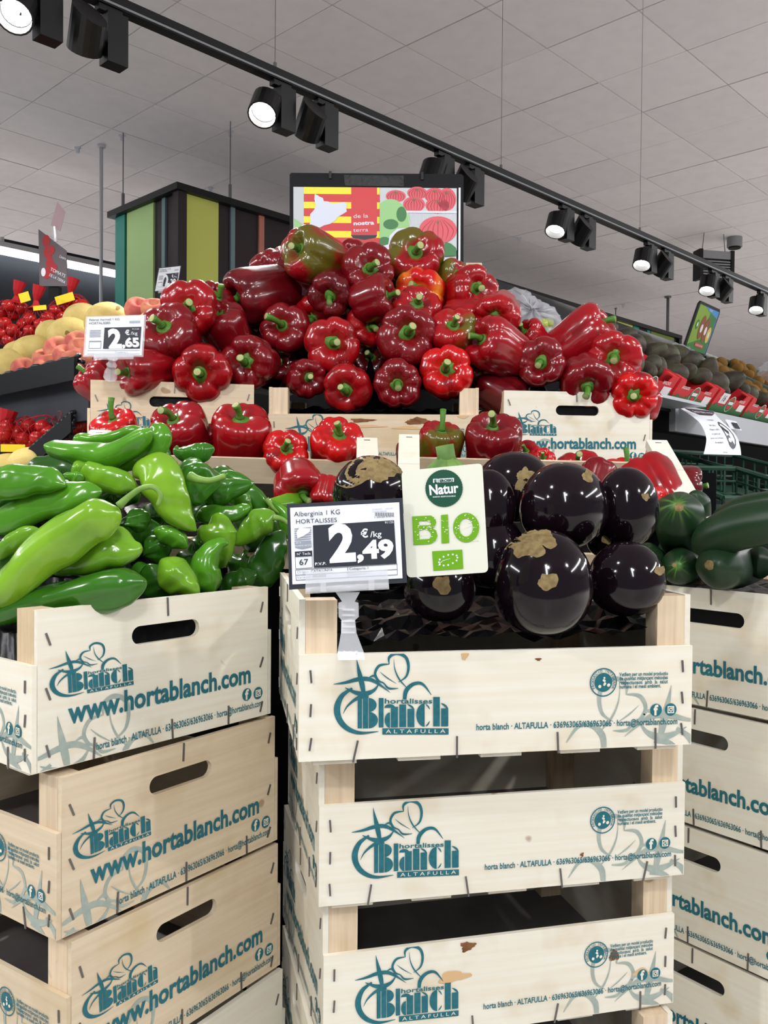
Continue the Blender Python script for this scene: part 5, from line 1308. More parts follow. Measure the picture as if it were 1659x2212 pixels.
# ---- produce poster above the pile
MQ = sign_plane(812, 500, 2.06, 0, 0); qp = tracer(MQ, (600, 350), .27125)
post = empty('produce_poster', MQ); tag(post, 'black framed poster with striped flag, map outline and tomatoes above the pile', 'poster')
slab([qp(95, 100), qp(108, 86), qp(1462, 96), qp(1480, 110), qp(1478, 1075), qp(93, 1060)], .012, M['blackmatte'], 'board', post)
b = MB(); A, B = qp(500, 1000), qp(1000, 1000); b.box(A[0], B[0], CAMZ + .0485 - MQ.translation.z, A[1], -.05, -.014); b.build('stand_leg', M['blackmatte'], post)
sheet = slab([qp(125, 200), qp(1425, 212), qp(1420, 1070), qp(125, 1058)], .001, M['bkg'], 'sheet', post, .0018)
b = MB(); b.prism([qp(1436, 1070), qp(1452, 1070), qp(1455, 208), qp(1440, 208)], .0, .003); b.build('edge_strip', M['white'], post)
b = MB(); b.prism([qp(535, 190), qp(1005, 196), qp(1003, 110), qp(525, 104)], 0, .0012); b.build('black_tape', M['bag'], post)
for x, y in ((418, 118), (1150, 126)):
    b = MB(); c = qp(x, y); b.box(c[0] - .003, c[0] + .003, c[1] - .005, c[1] + .012, .0, .004); b.build('hook_tab', M['black'], post)
fl = Flat(); box = lambda x0, y0, x1, y1, mi, la: fl.poly([qp(x0, y0), qp(x1, y0 + (x1 - x0) * .009), qp(x1, y1 + (x1 - x0) * .009), qp(x0, y1)], mi, la)
box(208, 201, 812, 1062, 0, 1)
for i in range(8): box(208, 256 + i * 115, 812, 318 + i * 115, 1, 2)
box(586, 204, 790, 590, 1, 3); fl.poly([qp(582, 585), qp(790, 585), qp(782, 604), qp(690, 622), qp(600, 608)], 6, 3)
MAPO = [(295, 258), (322, 270), (330, 278), (360, 290), (368, 315), (405, 318), (420, 330), (455, 336), (500, 328), (535, 322), (552, 345), (545, 372), (550, 398), (515, 420), (480, 440), (455, 470), (420, 495), (370, 508), (325, 530), (300, 555), (285, 590), (262, 590), (243, 540), (262, 470), (258, 420), (290, 385), (305, 350), (292, 300)]
fl.poly([qp(*p) for p in MAPO], 2, 4)
ltext(fl, qp, 'de la', (604, 450), (720, 446), 32, 2, 0, 4); ltext(fl, qp, 'nostra', (604, 506), (768, 500), 30, 2, .04, 4); ltext(fl, qp, 'terra', (602, 560), (720, 556), 30, 2, 0, 4)
box(815, 207, 1425, 700, 7, 2)
def tom(x, y, rx, ry, la=3):
    c = qp(x, y); k = dist(qp(x, y), qp(x + 100, y)) / 100; fl.ellipse(*c, rx * k, ry * k, 3, la)
    for i in range(-3, 4): fl.ribbon([(c[0] + i * rx * .1 * k, c[1] + ry * .75 * k, .0004), (c[0] + i * rx * .27 * k, c[1], .0016), (c[0] + i * rx * .2 * k, c[1] - ry * .8 * k, .0004)], 5, la + 1)
    for i in range(5):
        a = .6 + 1.2 * i; fl.ribbon([(c[0], c[1] + ry * .55 * k, .0014), (c[0] + .006 * math.cos(a), c[1] + ry * .55 * k + .006 * math.sin(a), .0003)], 8, la + 2)
for x, y, rx, ry in ((1250, 270, 85, 60), (1110, 250, 80, 50), (940, 275, 80, 48), (1345, 300, 75, 90), (1085, 340, 88, 62), (1270, 350, 95, 65)): tom(x, y, rx, ry)
box(1015, 392, 1425, 408, 2, 6)
for i in range(13): fl.ribbon([(*qp(1030 + i * 32, 400), .0006), (*qp(1050 + i * 27, 500), .0006)], 2, 6, 2); 
for i in range(13): fl.ribbon([(*qp(1060 + i * 30, 400), .0006), (*qp(1040 + i * 27, 500), .0006)], 2, 6, 2)
tom(1275, 545, 150, 108, 7)
for x, y, rx, ry, mi in ((900, 430, 120, 130, 4), (960, 470, 90, 120, 4), (860, 560, 70, 110, 4), (985, 420, 40, 60, 8), (900, 500, 60, 40, 8), (850, 640, 50, 40, 8)):
    c = qp(x, y); k = dist(qp(x, y), qp(x + 100, y)) / 100; fl.clip = (qp(815, 0)[0], -1, qp(1425, 0)[0], 1); fl.ellipse(*c, rx * k, ry * k, mi, 6 if mi == 4 else 7); fl.clip = None
fl.poly([qp(*p) for p in ((812, 1060), (812, 680), (880, 660), (890, 590), (950, 535), (1050, 530), (1130, 560), (1170, 615), (1230, 620), (1290, 680), (1310, 760), (1310, 1060))], 2, 9)
fl.poly([qp(*p) for p in ((1300, 690), (1340, 640), (1380, 655), (1420, 690), (1420, 750), (1320, 755))], 8, 9)
fl.poly([qp(*p) for p in ((720, 690), (812, 650), (812, 800), (760, 740))], 6, 5)
fl.poly([qp(130, 450), qp(205, 500), qp(205, 640), qp(140, 660)], 4, 2); fl.poly([qp(140, 560), qp(205, 560), qp(200, 720), qp(150, 700)], 8, 3)
fl.build('print', [M['yellow'], M['redp'], M['pale'], M['pinkp'], M['gpr'], M['dpink'], M['slate'], M['bkg'], M['gdk']], sheet, T(0, 0, .002))
# white sheet and post ends showing beside the poster
MW = sign_plane(612, 545, 2.0, .4, 0); qw = tracer(MW); o = slab([qw(604, 600), qw(628, 600), qw(628, 505), qw(612, 520)], .001, M['white'], 'paper_sheet', None); o.matrix_world = MW
tag(o, 'white paper sheet edge sticking out left of the produce poster', 'paper')
b = MB(); a_, c_ = P(1006, 570, 1.98), P(1040, 570, 1.98); b.prism([(a_.x, 1.97), (c_.x, 1.97), (c_.x + .004, 2.0), (a_.x + .004, 2.0)], RIM3, a_.z)
tag(b.build('wooden_post', M['post']), 'light wooden post end behind the peppers at the right of the poster', 'post')
# ================================================================ left display: melons, flat peaches, netted tomatoes
LO, LA, LB = Vector((-.67, 2.0, 0)), Vector((-.69, .72, 0)), Vector((.72, .69, 0))
lsl = lambda p: CAMZ + .262 + .40 * ((p.x - LO.x) * .72 + (p.y - LO.y) * .69)
def settle_l(px, py, rpx):
    best = None
    for k in range(260):
        Y = 1.9 + k * .012; p = P(px, py, Y); e = abs(p.z - rpx / F * Y * .9 - lsl(p))
        if best is None or e < best[0]: best = (e, Y)
    return best[1]
ML = lambda u, v, z: LO + LA * u + LB * v + Vector((0, 0, z))
M['fascia'] = mat('dark_grey_fascia', srgb(44, 47, 54), 0.5, 0.4, noise=(6, srgb(54, 57, 64), 0.5))
ld = empty('fruit_counter', basis(LA, -LB, Vector((0, 0, 1)), LO)); tag(ld, 'dark sloping fruit counter with grey front board left of the crates', 'counter')
def lb_box(u0, u1, v0, v1, z0, z1, name, m):
    b = MB(); b.box(u0, u1, -v1, -v0, z0, z1); return b.build(name, m, ld)
lb_box(-.02, 2.4, -.012, .012, CAMZ + .165, CAMZ + .262, 'front_board', M['fascia'])
b = MB(); b.add([(.0, 0, CAMZ + .235), (2.4, 0, CAMZ + .235), (2.4, -.75, CAMZ + .235 + .30), (.0, -.75, CAMZ + .235 + .30), (.0, 0, CAMZ + .22), (2.4, 0, CAMZ + .22), (2.4, -.75, CAMZ + .22), (.0, -.75, CAMZ + .22)],
                [(0, 1, 2, 3), (7, 6, 5, 4), (0, 4, 5, 1), (1, 5, 6, 2), (2, 6, 7, 3), (3, 7, 4, 0)]); b.build('sloping_top', M['blackmatte'], ld)
lb_box(.32, 2.4, .05, .75, 0, CAMZ - .13, 'cabinet', M['blackmatte'])
b = MB(); b.add([(0, .15, CAMZ - .0), (2.4, .15, CAMZ - .0), (2.4, -.05, CAMZ + .07), (0, -.05, CAMZ + .07), (0, .15, CAMZ - .13), (2.4, .15, CAMZ - .13), (2.4, -.05, CAMZ - .13), (0, -.05, CAMZ - .13)],
                [(0, 1, 2, 3), (7, 6, 5, 4), (0, 4, 5, 1), (1, 5, 6, 2), (2, 6, 7, 3), (3, 7, 4, 0)]); b.build('lower_shelf', M['blackmatte'], ld)
# plaited black basket rims: strands wound along the front edges
M['wicker'] = mat('black_wicker', srgb(26, 27, 30), 0.35, 0.5)
def plait(pa, pb, label, h=.035, rows=5):
    root = empty('wicker_basket', T(pa)); tag(root, label, 'basket', 'black wicker baskets'); d = pb - pa; L = d.length; d.normalize(); n = Vector((-d.y, d.x, 0)) * -1
    for k in range(rows):
        pts = []
        for i in range(70):
            t = L * i / 69; ph = i * 1.05 + k * 2.1
            pts.append(d * t + n * (.006 * math.cos(ph)) + Vector((0, 0, h * k / (rows - 1) + .005 * math.sin(ph))))
        b = MB(); b.tube(pts, .0055, 6); b.build('strand', M['wicker'], root, True)
    b = MB(); b.box(0, L, -.004, .004, -.01, h, 0, basis(d, n, Vector((0, 0, 1)), n * -.012)); b.build('wall', M['wicker'], root)
plait(ML(-.02, -.03, CAMZ + .262), ML(.95, -.03, CAMZ + .262), 'plaited black wicker basket edge below the flat peaches', .042)
plait(P(160, 925, 2.02), P(60, 1010, 2.05), 'lower black wicker basket edge beside the shaded melons', .035, 4)
M['melon'] = mat('netted_melon_skin', srgb(226, 204, 130), 0.7, 0.25, noise=(26, srgb(198, 170, 92), 0.7), bump=(170, 0.5))
M['mscar'] = mat('melon_scar', srgb(150, 128, 62), 0.8, 0.2)
def melon(px, py, rx, ry, label, Y=None, scar=None, rot=0.2):
    Y = Y or 2.39 - .00205 * px + .10 + (805 - py) * .0035; k = Y / F * ray(px, py).length; mb = ell(rx * k, ry * k, 28, 18, int(px), .02, .015)
    d = ray(px, py).normalized(); right = d.cross(Vector((0, 0, 1))).normalized(); up = right.cross(d); x = right * math.cos(rot) + up * math.sin(rot)
    Mb = basis(x, d, x.cross(d), P(px, py, Y)); o = mb.build('melon', M['melon'], None, True, Mb); tag(o, label, 'melon', 'yellow netted melons')
    if scar: decal(mb, Vector(((scar[0] - px) * k, 0, -(scar[1] - py) * k)), (0, -1, 0), blob(.006, 12, int(px)), 'stem_scar', M['mscar'], o)
melon(232, 698, 46, 42, 'yellow melon with a stem mark right behind the 2,65 price sign', scar=(257, 672))
melon(178, 694, 38, 36, 'yellow melon beside the netted tomatoes, behind two others')
melon(150, 722, 44, 34, 'yellow melon with a dark stem scar left of the 2,65 price sign', scar=(147, 719))
melon(112, 724, 32, 30, 'yellow melon pressed against the scarred one')
melon(72, 757, 42, 30, 'yellow melon lying behind the flat peaches')
melon(40, 765, 32, 26, 'yellow melon half hidden behind the one by the peaches')
melon(14, 800, 50, 42, 'large yellow melon at the basket edge beside the flat peaches')
melon(465, 664, 40, 34, 'yellow melon rising behind the left shoulder of the pepper pile', Y=2.42)
melon(440, 668, 34, 30, 'yellow melon close behind the left pepper shoulder', Y=2.5)
melon(524, 642, 38, 38, 'yellow melon peeking out beside the long dark pepper', Y=2.38)
melon(330, 702, 34, 28, 'yellow melon in the gap between price sign and pepper', Y=2.25)
melon(62, 996, 40, 28, 'shaded yellow melon below the grey front board', Y=2.06)
melon(14, 1010, 40, 28, 'shaded yellow melon at the lower left behind the green peppers', Y=2.1)
melon(100, 985, 34, 26, 'shaded yellow melon beside the lower wicker edge', Y=2.12)
M['peach'] = mat('peach_skin', srgb(192, 96, 92), 0.8, 0.2, noise=(2.2, srgb(222, 150, 112), 0.9), rnd=.1)
def peach_mesh(seed):
    r = rng(seed); n, m = 28, 16; prof = catmull([(0, -.22), (.2, -.32), (.42, -.27), (.5, -.02), (.44, .24), (.26, .32), (.1, .22), (0, .16)], m); rings = []
    ph = r.uniform(0, 6.28)
    for pr, pz in prof: rings.append([(max(pr, .003) * (1 + .07 * math.cos(2 * a + ph) - .10 * math.exp(-((math.sin((a - ph) / 2)) / .16) ** 2)) * math.cos(a), max(pr, .003) * (1 + .05 * math.cos(3 * a)) * math.sin(a), pz) for a in [2 * math.pi * i / n for i in range(n)]])
    b = MB(); b.rings(rings); return b.mesh('flat_peach', M['peach'], True)
PM = [peach_mesh(k) for k in range(3)]
for k, (px, py, r, ax, ay, lab) in enumerate(((55, 800, 27, .1, .75, 'flat peach at the basket edge nearest the large melon'), (107, 793, 29, -.15, .8, 'flat peach with a yellow patch on the basket edge'), (163, 785, 29, -.05, .6, 'flat peach turned to show its hollow, on the basket edge'),
        (96, 776, 24, .1, .9, 'flat peach wedged behind two on the basket edge'), (127, 757, 29, .1, .7, 'flat peach lying highest, before the scarred melon'), (146, 770, 28, .0, .85, 'flat peach under the highest one'), (168, 742, 26, .2, .7, 'flat peach beside the left edge of the 2,65 sign'),
        (174, 756, 26, -.2, .7, 'flat peach half hidden by the 2,65 sign'), (298, 669, 28, .1, .85, 'dark red flat peach just above the 2,65 sign'), (332, 668, 25, -.1, .85, 'flat peach beside the dark red one above the sign'), (342, 682, 25, 0, .8, 'flat peach in front above the sign'),
        (368, 664, 27, .1, .8, 'flat peach touching the left pepper shoulder'), (200, 770, 24, 0, .8, 'flat peach behind the lower edge of the 2,65 sign'))):
    Y = 2.39 - .00205 * px + .05 + (800 - py) * .003 if px < 280 else 2.3 + .02 * (k % 3); s = 2 * r / F * Y * ray(px, py).length
    o = link('flat_peach', PM[k % 3], None, align_z(P(px, py, Y), viewdir(px, py, ax, ay), k * 1.3, s)); tag(o, lab, 'peach', 'flat peaches in the basket')
# tomatoes in red nets
M['tom'] = mat('tomato_skin', srgb(186, 30, 30), 0.25, 0.5, coat=.2, rnd=.1)
M['net'] = mat('red_net', srgb(170, 24, 34), 0.6, 0.3)
M['tagy'] = mat('yellow_tag', srgb(236, 208, 40), 0.5, 0.4)
def ball(n=18, m=12):
    b = MB(); rings = []
    for k in range(m + 1):
        t = math.pi * k / m; rings.append([(max(math.sin(t), .004) * math.cos(a) * .5, max(math.sin(t), .004) * math.sin(a) * .5, -.46 * math.cos(t)) for a in [2 * math.pi * i / n for i in range(n)]])
    b.rings(rings); return b.mesh('tomato', M['tom'], True)
TOM = ball()
def net_bag(spots, Y, neck, where, tagp=None, r=14):
    pts = []
    for k, (x, y) in enumerate(spots):
        Yk = Y + .05 * ((k * 37) % 5) / 5; c = P(x, y, Yk); pts.append((c, r / F * Yk))
        o = link('tomato', TOM, None, T(c) @ Matrix.Rotation(k, 4, 'X') @ Matrix.Diagonal((2 * r / F * Yk,) * 3 + (1,))); tag(o, 'red tomato inside the net bag ' + where, 'tomato', 'tomatoes in the net bag ' + where)
    cen = sum((p for p, _ in pts), Vector()) / len(pts); root = empty('net_bag', T(cen)); tag(root, 'red net bag of tomatoes ' + where, 'net bag')
    nk = P(*neck, Y + .02) - cen; b = MB(); rr = rng(int(neck[0]))
    # net: diagonal strands over a hull that encloses the tomatoes
    n, m = 10, 11; ext = max((p - cen).length for p, _ in pts) + .03
    def hull(a, t):
        d = Vector((math.cos(a) * math.cos(t), math.sin(a) * math.cos(t), math.sin(t))); s = .02
        for p, q in pts: s = max(s, d.dot(p - cen) + q * 1.03)
        return d * s
    for k in range(n):
        for sg in (-1, 1):
            line = [hull(2 * math.pi * k / n + sg * 1.1 * j / m, -1.35 + 2.4 * j / m) for j in range(m + 1)] + [nk * .8, nk]
            b.tube(line, .0008, 4)
    b.build('net', M['net'], root)
    b = MB(); b.tube([nk * .72, nk * .85, nk, nk + Vector((.004, 0, .02)), nk + Vector((.012, 0, .05))], [.03, .012, .008, .016, .022], 9); b.build('gathered_neck', M['net'], root)
    if tagp:
        b = MB(); q = P(*tagp[:2], Y - .03) - cen; w, h = tagp[2] / F * Y, tagp[3] / F * Y; b.box(-w, w, -.001, .001, -h, h, 0, T(q) @ Matrix.Rotation(-tagp[4], 4, 'Y')); b.build('paper_tag', M['tagy'], root)
z1 = lambda l: [(x * .3014, 380 + y * .3014) for x, y in l]
net_bag(z1([(60, 930), (150, 945), (95, 990), (35, 1055), (165, 1065), (90, 1105), (20, 1130), (150, 1140), (60, 1180), (10, 980)]), 3.0, (36, 640), 'hung at the far left', (53, 642, 11, 10, .3))
net_bag(z1([(290, 1065), (215, 1025), (340, 1020), (215, 1110), (280, 1130), (350, 1085), (180, 1200), (260, 1190)]), 2.95, (78, 650), 'between two other netted bags', (86, 665, 14, 5, .1))
net_bag(z1([(400, 965), (480, 955), (545, 910), (440, 1010), (390, 1010), (560, 960), (470, 900), (500, 1010), (590, 930)]), 3.1, (152, 632), 'with the wide yellow label near the melons', (140, 645, 20, 9, .3))
z2 = lambda l: [(x * .1989, 700 + y * .1989) for x, y in l]
net_bag(z2([(40, 1200), (180, 1175), (300, 1110), (250, 1250), (120, 1300), (60, 1120)]), 2.12, (10, 930), 'under the left end of the grey front board', (28, 968, 26, 8, 0), r=17)
net_bag(z2([(400, 1235), (520, 1170), (620, 1110), (700, 1150), (740, 1090), (830, 1120), (460, 1110), (320, 1290), (900, 1090)]), 2.1, (140, 915), 'under the grey front board beside the upper crate', r=16)
# tomato poster with clip sign above the left counter
PO = sign_plane(114, 560, 3.3, -.5, 0); qo = tracer(PO); po = empty('tomato_poster', PO); tag(po, 'small grey poster with red tomatoes standing above the netted tomatoes', 'poster')
M['pgrey'] = mat('grey_poster', srgb(104, 96, 100), 0.5, 0.4); M['pred'] = mat('poster_red', srgb(176, 44, 52), 0.5, 0.4)
sh = slab([qo(85, 618), qo(146, 618), qo(143, 541), qo(83, 495)], .004, M['pgrey'], 'board', po)
fl = Flat(); 
for x, y, r_ in ((100, 520, 9), (104, 545, 10), (108, 568, 9), (101, 590, 9), (116, 580, 8), (112, 540, 7)): fl.ellipse(*qo(x, y), r_ / F * 3.3, 1.4 * r_ / F * 3.3, 0, 1)
fl.ellipse(*qo(94, 588), .009, .016, 1, 2); ltext(fl, qo, 'Conserva', (128, 556), (142, 562), 6, 1); ltext(fl, qo, 'TOMATS', (108, 584), (140, 600), 7, 1); ltext(fl, qo, 'DE LA TERRA', (106, 596), (140, 613), 6, 1)
fl.build('print', [M['pred'], M['white']], sh, T(0, 0, .0006))
b = MB(); A = qo(114, 618); b.box(A[0] - .02, A[0] + .02, A[1] - .5, A[1], -.03, -.006); b.build('stand_leg', M['blackmatte'], po)
M['pinksheet'] = mat('pale_pink_sheet', srgb(206, 176, 184), 0.5, 0.4)
b = MB(); b.prism([qo(110, 487), qo(130, 500), qo(141, 458), qo(124, 436)], -.001, .001); b.build('price_tag', M['pinksheet'], po)
b = MB(); b.tube([Vector((*qo(118, 490), .002)), Vector((*qo(120, 522), -.002))], .008, 8); b.build('tag_clip', M['clear'], po)

# ================================================================ right display: avocados, kiwis, grapes
RO, RA, RB = Vector((.73, 2.4, 0)), Vector((.65, .76, 0)), Vector((-.76, .65, 0)); RZ0 = CAMZ + .265
RS = .70
rsl = lambda p: RZ0 + .02 + RS * ((p.x - RO.x) * RB.x + (p.y - RO.y) * RB.y)
def settle_r(px, py, rpx):
    best = None
    for k in range(300):
        Y = 2.0 + k * .012; p = P(px, py, Y); e = abs(p.z - rpx / F * Y * .9 - rsl(p) - .05)
        if best is None or e < best[0]: best = (e, Y)
    return best[1]
M['shelf'] = mat('pale_grey_shelf', srgb(176, 178, 184), 0.4, 0.5)
rd_ = empty('vegetable_counter', basis(RA, RB, Vector((0, 0, 1)), RO)); tag(rd_, 'sloping counter with pale grey shelf front right of the crates', 'counter')
b = MB(); b.add([(-.25, 0, RZ0), (3.2, 0, RZ0), (3.2, .7, RZ0 + .7 * RS), (-.25, .7, RZ0 + .7 * RS), (-.25, 0, RZ0 - .02), (3.2, 0, RZ0 - .02), (3.2, .7, RZ0 - .02), (-.25, .7, RZ0 - .02)],
                [(0, 1, 2, 3), (7, 6, 5, 4), (0, 4, 5, 1), (1, 5, 6, 2), (2, 6, 7, 3), (3, 7, 4, 0)]); b.build('sloping_top', M['blackmatte'], rd_)
b = MB(); b.box(-.25, .12, -.10, .0, RZ0 - .012, RZ0 - .004); b.build('shelf_end', M['shelf'], rd_)
b = MB(); b.box(.12, 3.2, -.014, .004, RZ0 - .075, RZ0 + .003); b.build('price_rail', M['shelf'], rd_)
b = MB(); b.box(-.1, 3.2, .35, .7, 0, RZ0 - .02); b.build('cabinet', M['blackmatte'], rd_)
b = MB(); b.add([(-.05, -.12, CAMZ - .09), (3.2, -.12, CAMZ - .09), (3.2, .35, CAMZ + .06), (-.05, .35, CAMZ + .06), (-.05, -.12, CAMZ - .12), (3.2, -.12, CAMZ - .12), (3.2, .35, CAMZ - .12), (-.05, .35, CAMZ - .12)],
                [(0, 1, 2, 3), (7, 6, 5, 4), (0, 4, 5, 1), (1, 5, 6, 2), (2, 6, 7, 3), (3, 7, 4, 0)]); b.build('lower_shelf', M['blackmatte'], rd_)
# red avocado boxes
M['boxred'] = mat('red_carton', srgb(204, 36, 44), 0.55, 0.35); M['boxin'] = mat('carton_inside', srgb(150, 112, 84), 0.8, 0.2)
M['boxgreen'] = mat('green_carton_print', srgb(44, 104, 52), 0.55, 0.35); M['whitep'] = mat('white_print', srgb(236, 228, 230), 0.5, 0.3)
def avocado_box(u, v, w, label, front=True):
    d, h = .20, .074; tl = math.atan(RS); o = RO + RA * u + RB * v
    zz = RZ0 + .001 + RS * v; up = Vector((0, 0, 1)); yb = (RB * math.cos(tl) + up * math.sin(tl)).normalized(); zb = RA.cross(yb)
    root = empty('avocado_box', basis(RA, yb, zb, (o.x, o.y, zz))); tag(root, label, 'cardboard box', 'red avocado boxes')
    c = .055; W = w / 2
    for nm, y in (('front_wall', 0), ('back_wall', d)):
        b = MB(); s = -1 if y == 0 else 1
        pts = [(-W, 0), (W, 0), (W, h), (W - .035, h), (W - .05, h - .024), (-W + .05, h - .024), (-W + .035, h), (-W, h)]
        b.prism(pts, 0, .004, 0, Matrix(((1, 0, 0, 0), (0, 0, 1, y - .002), (0, 1, 0, 0), (0, 0, 0, 1)))); fw = b.build(nm, M['boxred'], root)
        if y == 0:
            fl = Flat((-W, 0, W, h))
            for k in range(9): fl.ellipse(-W + w * k / 8, .010, w / 14, .018 if k % 2 else .014, 0, 1, 16)
            fl.rect(-W, 0, W, .012, 0, 1)
            fl.text('AVOCADOS', -W * .78, .046, size=.013, width=.055, mi=1, layer=1, bold=.02); fl.text('AVOCATS', W * .42, .046, size=.013, width=.05, mi=1, layer=1, bold=.02)
            fl.ellipse(0, .034, .026, .026, 0, 2); fl.ring(0, .034, .026, .028, 1, 2)
            for k in (-1, 0, 1): fl.poly([(k * .011 - .006, .046), (k * .011 + .006, .046), (k * .011, .058)], 2, 3)
            fl.rect(-.019, .032, .019, .042, 1, 3); fl.rect(-.012, .016, .012, .028, 2, 3)
            fl.rect(W * .55, .016, W * .92, .040, 1, 2)
            fl.build('print', [M['boxgreen'], M['whitep'], M['boxred']], fw, Matrix(((1, 0, 0, 0), (0, 0, -1, -.0026), (0, 1, 0, 0), (0, 0, 0, 1))))
    for s in (-1, 1):
        b = MB(); b.box(s * W - .002, s * W + .002, .002, d - .002, 0, h); sw = b.build('side_wall', M['boxred'], root)
        b = MB(); b.box(s * W - .0026, s * W + .0026, .002, d - .002, 0, .022); b.build('green_band', M['boxgreen'], sw)
        b = MB(); b.box(s * (W - .022) - .015, s * (W - .022) + .015, .002, .03, h - .004, h); b.build('corner_flap', M['boxred'], root)
    b = MB(); b.box(-W, W, 0, d, 0, .003); b.build('base', M['boxin'], root)
    return root
for k, (u, v, lab) in enumerate(((-.02, .02, 'red avocado box next to the red peppers and the web address crate'), (.285, .02, 'red avocado box with leafy emblem right above the paper notice'), (.59, .02, 'red avocado box with a white number 16 sticker'), (.895, .02, 'red avocado box at the far end of the front row'))) :
    bx_ = avocado_box(u, v, .285, lab)
    if k == 2:
        fl = Flat(); fl.rect(-.03, 0, .03, .036, 0, 0); fl.text('16', 0, .008, size=.03, mi=1, layer=1, bold=.01, align='c'); fl.build('sticker', [M['whitep'], M['ink']], bx_, T(-.075, -.0035, .03) @ Matrix.Rotation(math.pi / 2, 4, 'X'))
M['avo'] = mat('avocado_skin', srgb(66, 66, 44), 0.5, 0.4, noise=(2.5, srgb(50, 34, 36), 1.0), bump=(16, 0.9), rnd=.25)
def avo_mesh(seed):
    r = rng(seed); n, m = 24, 18; b = MB(); rings = []
    for k in range(m + 1):
        t = math.pi * k / m; z = -math.cos(t); rr = max(math.sin(t), .004) ** .9 * (1 - .22 * z - .08 * z * z) * .46
        rings.append([(rr * (1 + .03 * math.cos(2 * a)) * math.cos(a), rr * math.sin(a), .66 * z) for a in [2 * math.pi * i / n for i in range(n)]])
    b.rings(rings); return b.mesh('avocado', M['avo'], True)
AV = avo_mesh(1)
M['sticker'] = mat('fruit_sticker', srgb(196, 60, 52), 0.4, 0.4)
AVOS = [(1310, 713, 20, 'beside the tall red pepper'), (1322, 735, 18, 'behind the tall red pepper stem'), (1352, 728, 21, 'highest in the left heap'), (1371, 744, 24, 'slanting in the upper left heap'), (1398, 752, 21, 'in the middle of the upper row'), (1412, 762, 22, 'upright in the upper row'), (1434, 764, 23, 'reddish in the upper row'),
 (1466, 766, 20, 'round and green in the upper row'), (1495, 780, 22, 'at the right end of the upper row'), (1374, 786, 18, 'tucked beside the bright pepper'), (1396, 803, 23, 'dark and long above the first box'), (1424, 795, 17, 'small above the first box'), (1433, 815, 20, 'with a small green mark in the first box'),
 (1460, 806, 20, 'purple-brown above the box gap'), (1483, 803, 19, 'glossy purple above the emblem box'), (1511, 814, 19, 'behind the emblem box front'), (1529, 800, 22, 'green in the second row'), (1538, 827, 25, 'large dark one lying in the emblem box'), (1578, 824, 22, 'round green beside the kiwis'),
 (1521, 842, 15, 'small at the left of the emblem box'), (1546, 850, 14, 'low in the emblem box'), (1562, 846, 14, 'under the large dark one'), (1612, 850, 18, 'grey-green above the sticker box'), (1636, 862, 18, 'dark in the sticker box'), (1600, 838, 15, 'between the kiwis and the sticker box'), (1410, 785, 18, 'half hidden in the middle row'), (1450, 785, 17, 'between two rows')]
for k, (px, py, r_, w) in enumerate(AVOS):
    kx = (px - 829.5) / F; uu = (kx * 2.4 - .73) / (.65 - .76 * kx); Y = min(max(settle_r(px, py, r_), 2.4 + .76 * uu + .09), 3.6); s = 2.05 * r_ / F * Y * ray(px, py).length; q = rng(k * 3)
    o = link('avocado', AV, None, align_z(P(px, py, Y), (q.uniform(-1, 1), q.uniform(-.6, .4), q.uniform(-.1, .8)), q.uniform(0, 6), s)); tag(o, 'dark avocado ' + w, 'avocado', 'avocados in the red boxes')
M['kiwi'] = mat('kiwi_skin', srgb(150, 112, 58), 0.85, 0.2, noise=(60, srgb(120, 86, 42), 0.7), bump=(200, .4), rnd=.12)
kb = MB(); rings = []
for k in range(15):
    t = math.pi * k / 14; rings.append([(max(math.sin(t), .004) * .42 * math.cos(a), max(math.sin(t), .004) * .40 * math.sin(a), -.54 * math.cos(t)) for a in [2 * math.pi * i / 20 for i in range(20)]])
kb.rings(rings); KW = kb.mesh('kiwi', M['kiwi'], True)
for k, (px, py) in enumerate(((1531, 788), (1548, 794), (1562, 803), (1576, 808), (1631, 835), (1612, 832), (1625, 843), (1645, 850), (1592, 797), (1605, 802), (1616, 810), (1631, 817), (1646, 815), (1655, 826), (1638, 826), (1559, 783), (1585, 788), (1600, 790), (1620, 798), (1655, 860), (1590, 818))):
    q = rng(k + 40); s = .05 + .006 * q.random(); Y = settle_r(px, py, 12) + .06
    o = link('kiwi', KW, None, align_z(P(px, py, Y + q.uniform(0, .03)), (q.uniform(-1, 1), q.uniform(-1, 0), q.uniform(-.3, .6)), 0, s)); tag(o, 'brown kiwi heaped behind the avocado boxes', 'kiwi', 'kiwis behind the avocados')
# tilted bed and green crate edges under the kiwis
M['gcrate'] = mat('dark_green_plastic', srgb(22, 62, 46), 0.45, 0.45)
def bar_between(pts, r, name, m, parent=None):
    b = MB(); b.tube(pts, r, 6); return b.build(name, m, parent)
o0 = P(1525, 776, settle_r(1525, 776, 6)); kb_ = empty('kiwi_crate', T(o0)); tag(kb_, 'dark green plastic crate edges among the kiwis', 'crate')
for (a, c) in (((1522, 774), (1672, 846)), ((1562, 779), (1672, 816))):
    pa, pb = P(*a, settle_r(*a, 8) + .02), P(*c, settle_r(*c, 8) + .02); bar_between([pa - o0, pb - o0], .010, 'rim', M['gcrate'], kb_)
    b = MB(); b.add([pa - o0, pb - o0, pb - o0 + Vector((0, 0, -.05)), pa - o0 + Vector((0, 0, -.05))], [(0, 1, 2, 3)]); b.build('side_wall', M['gcrate'], kb_)
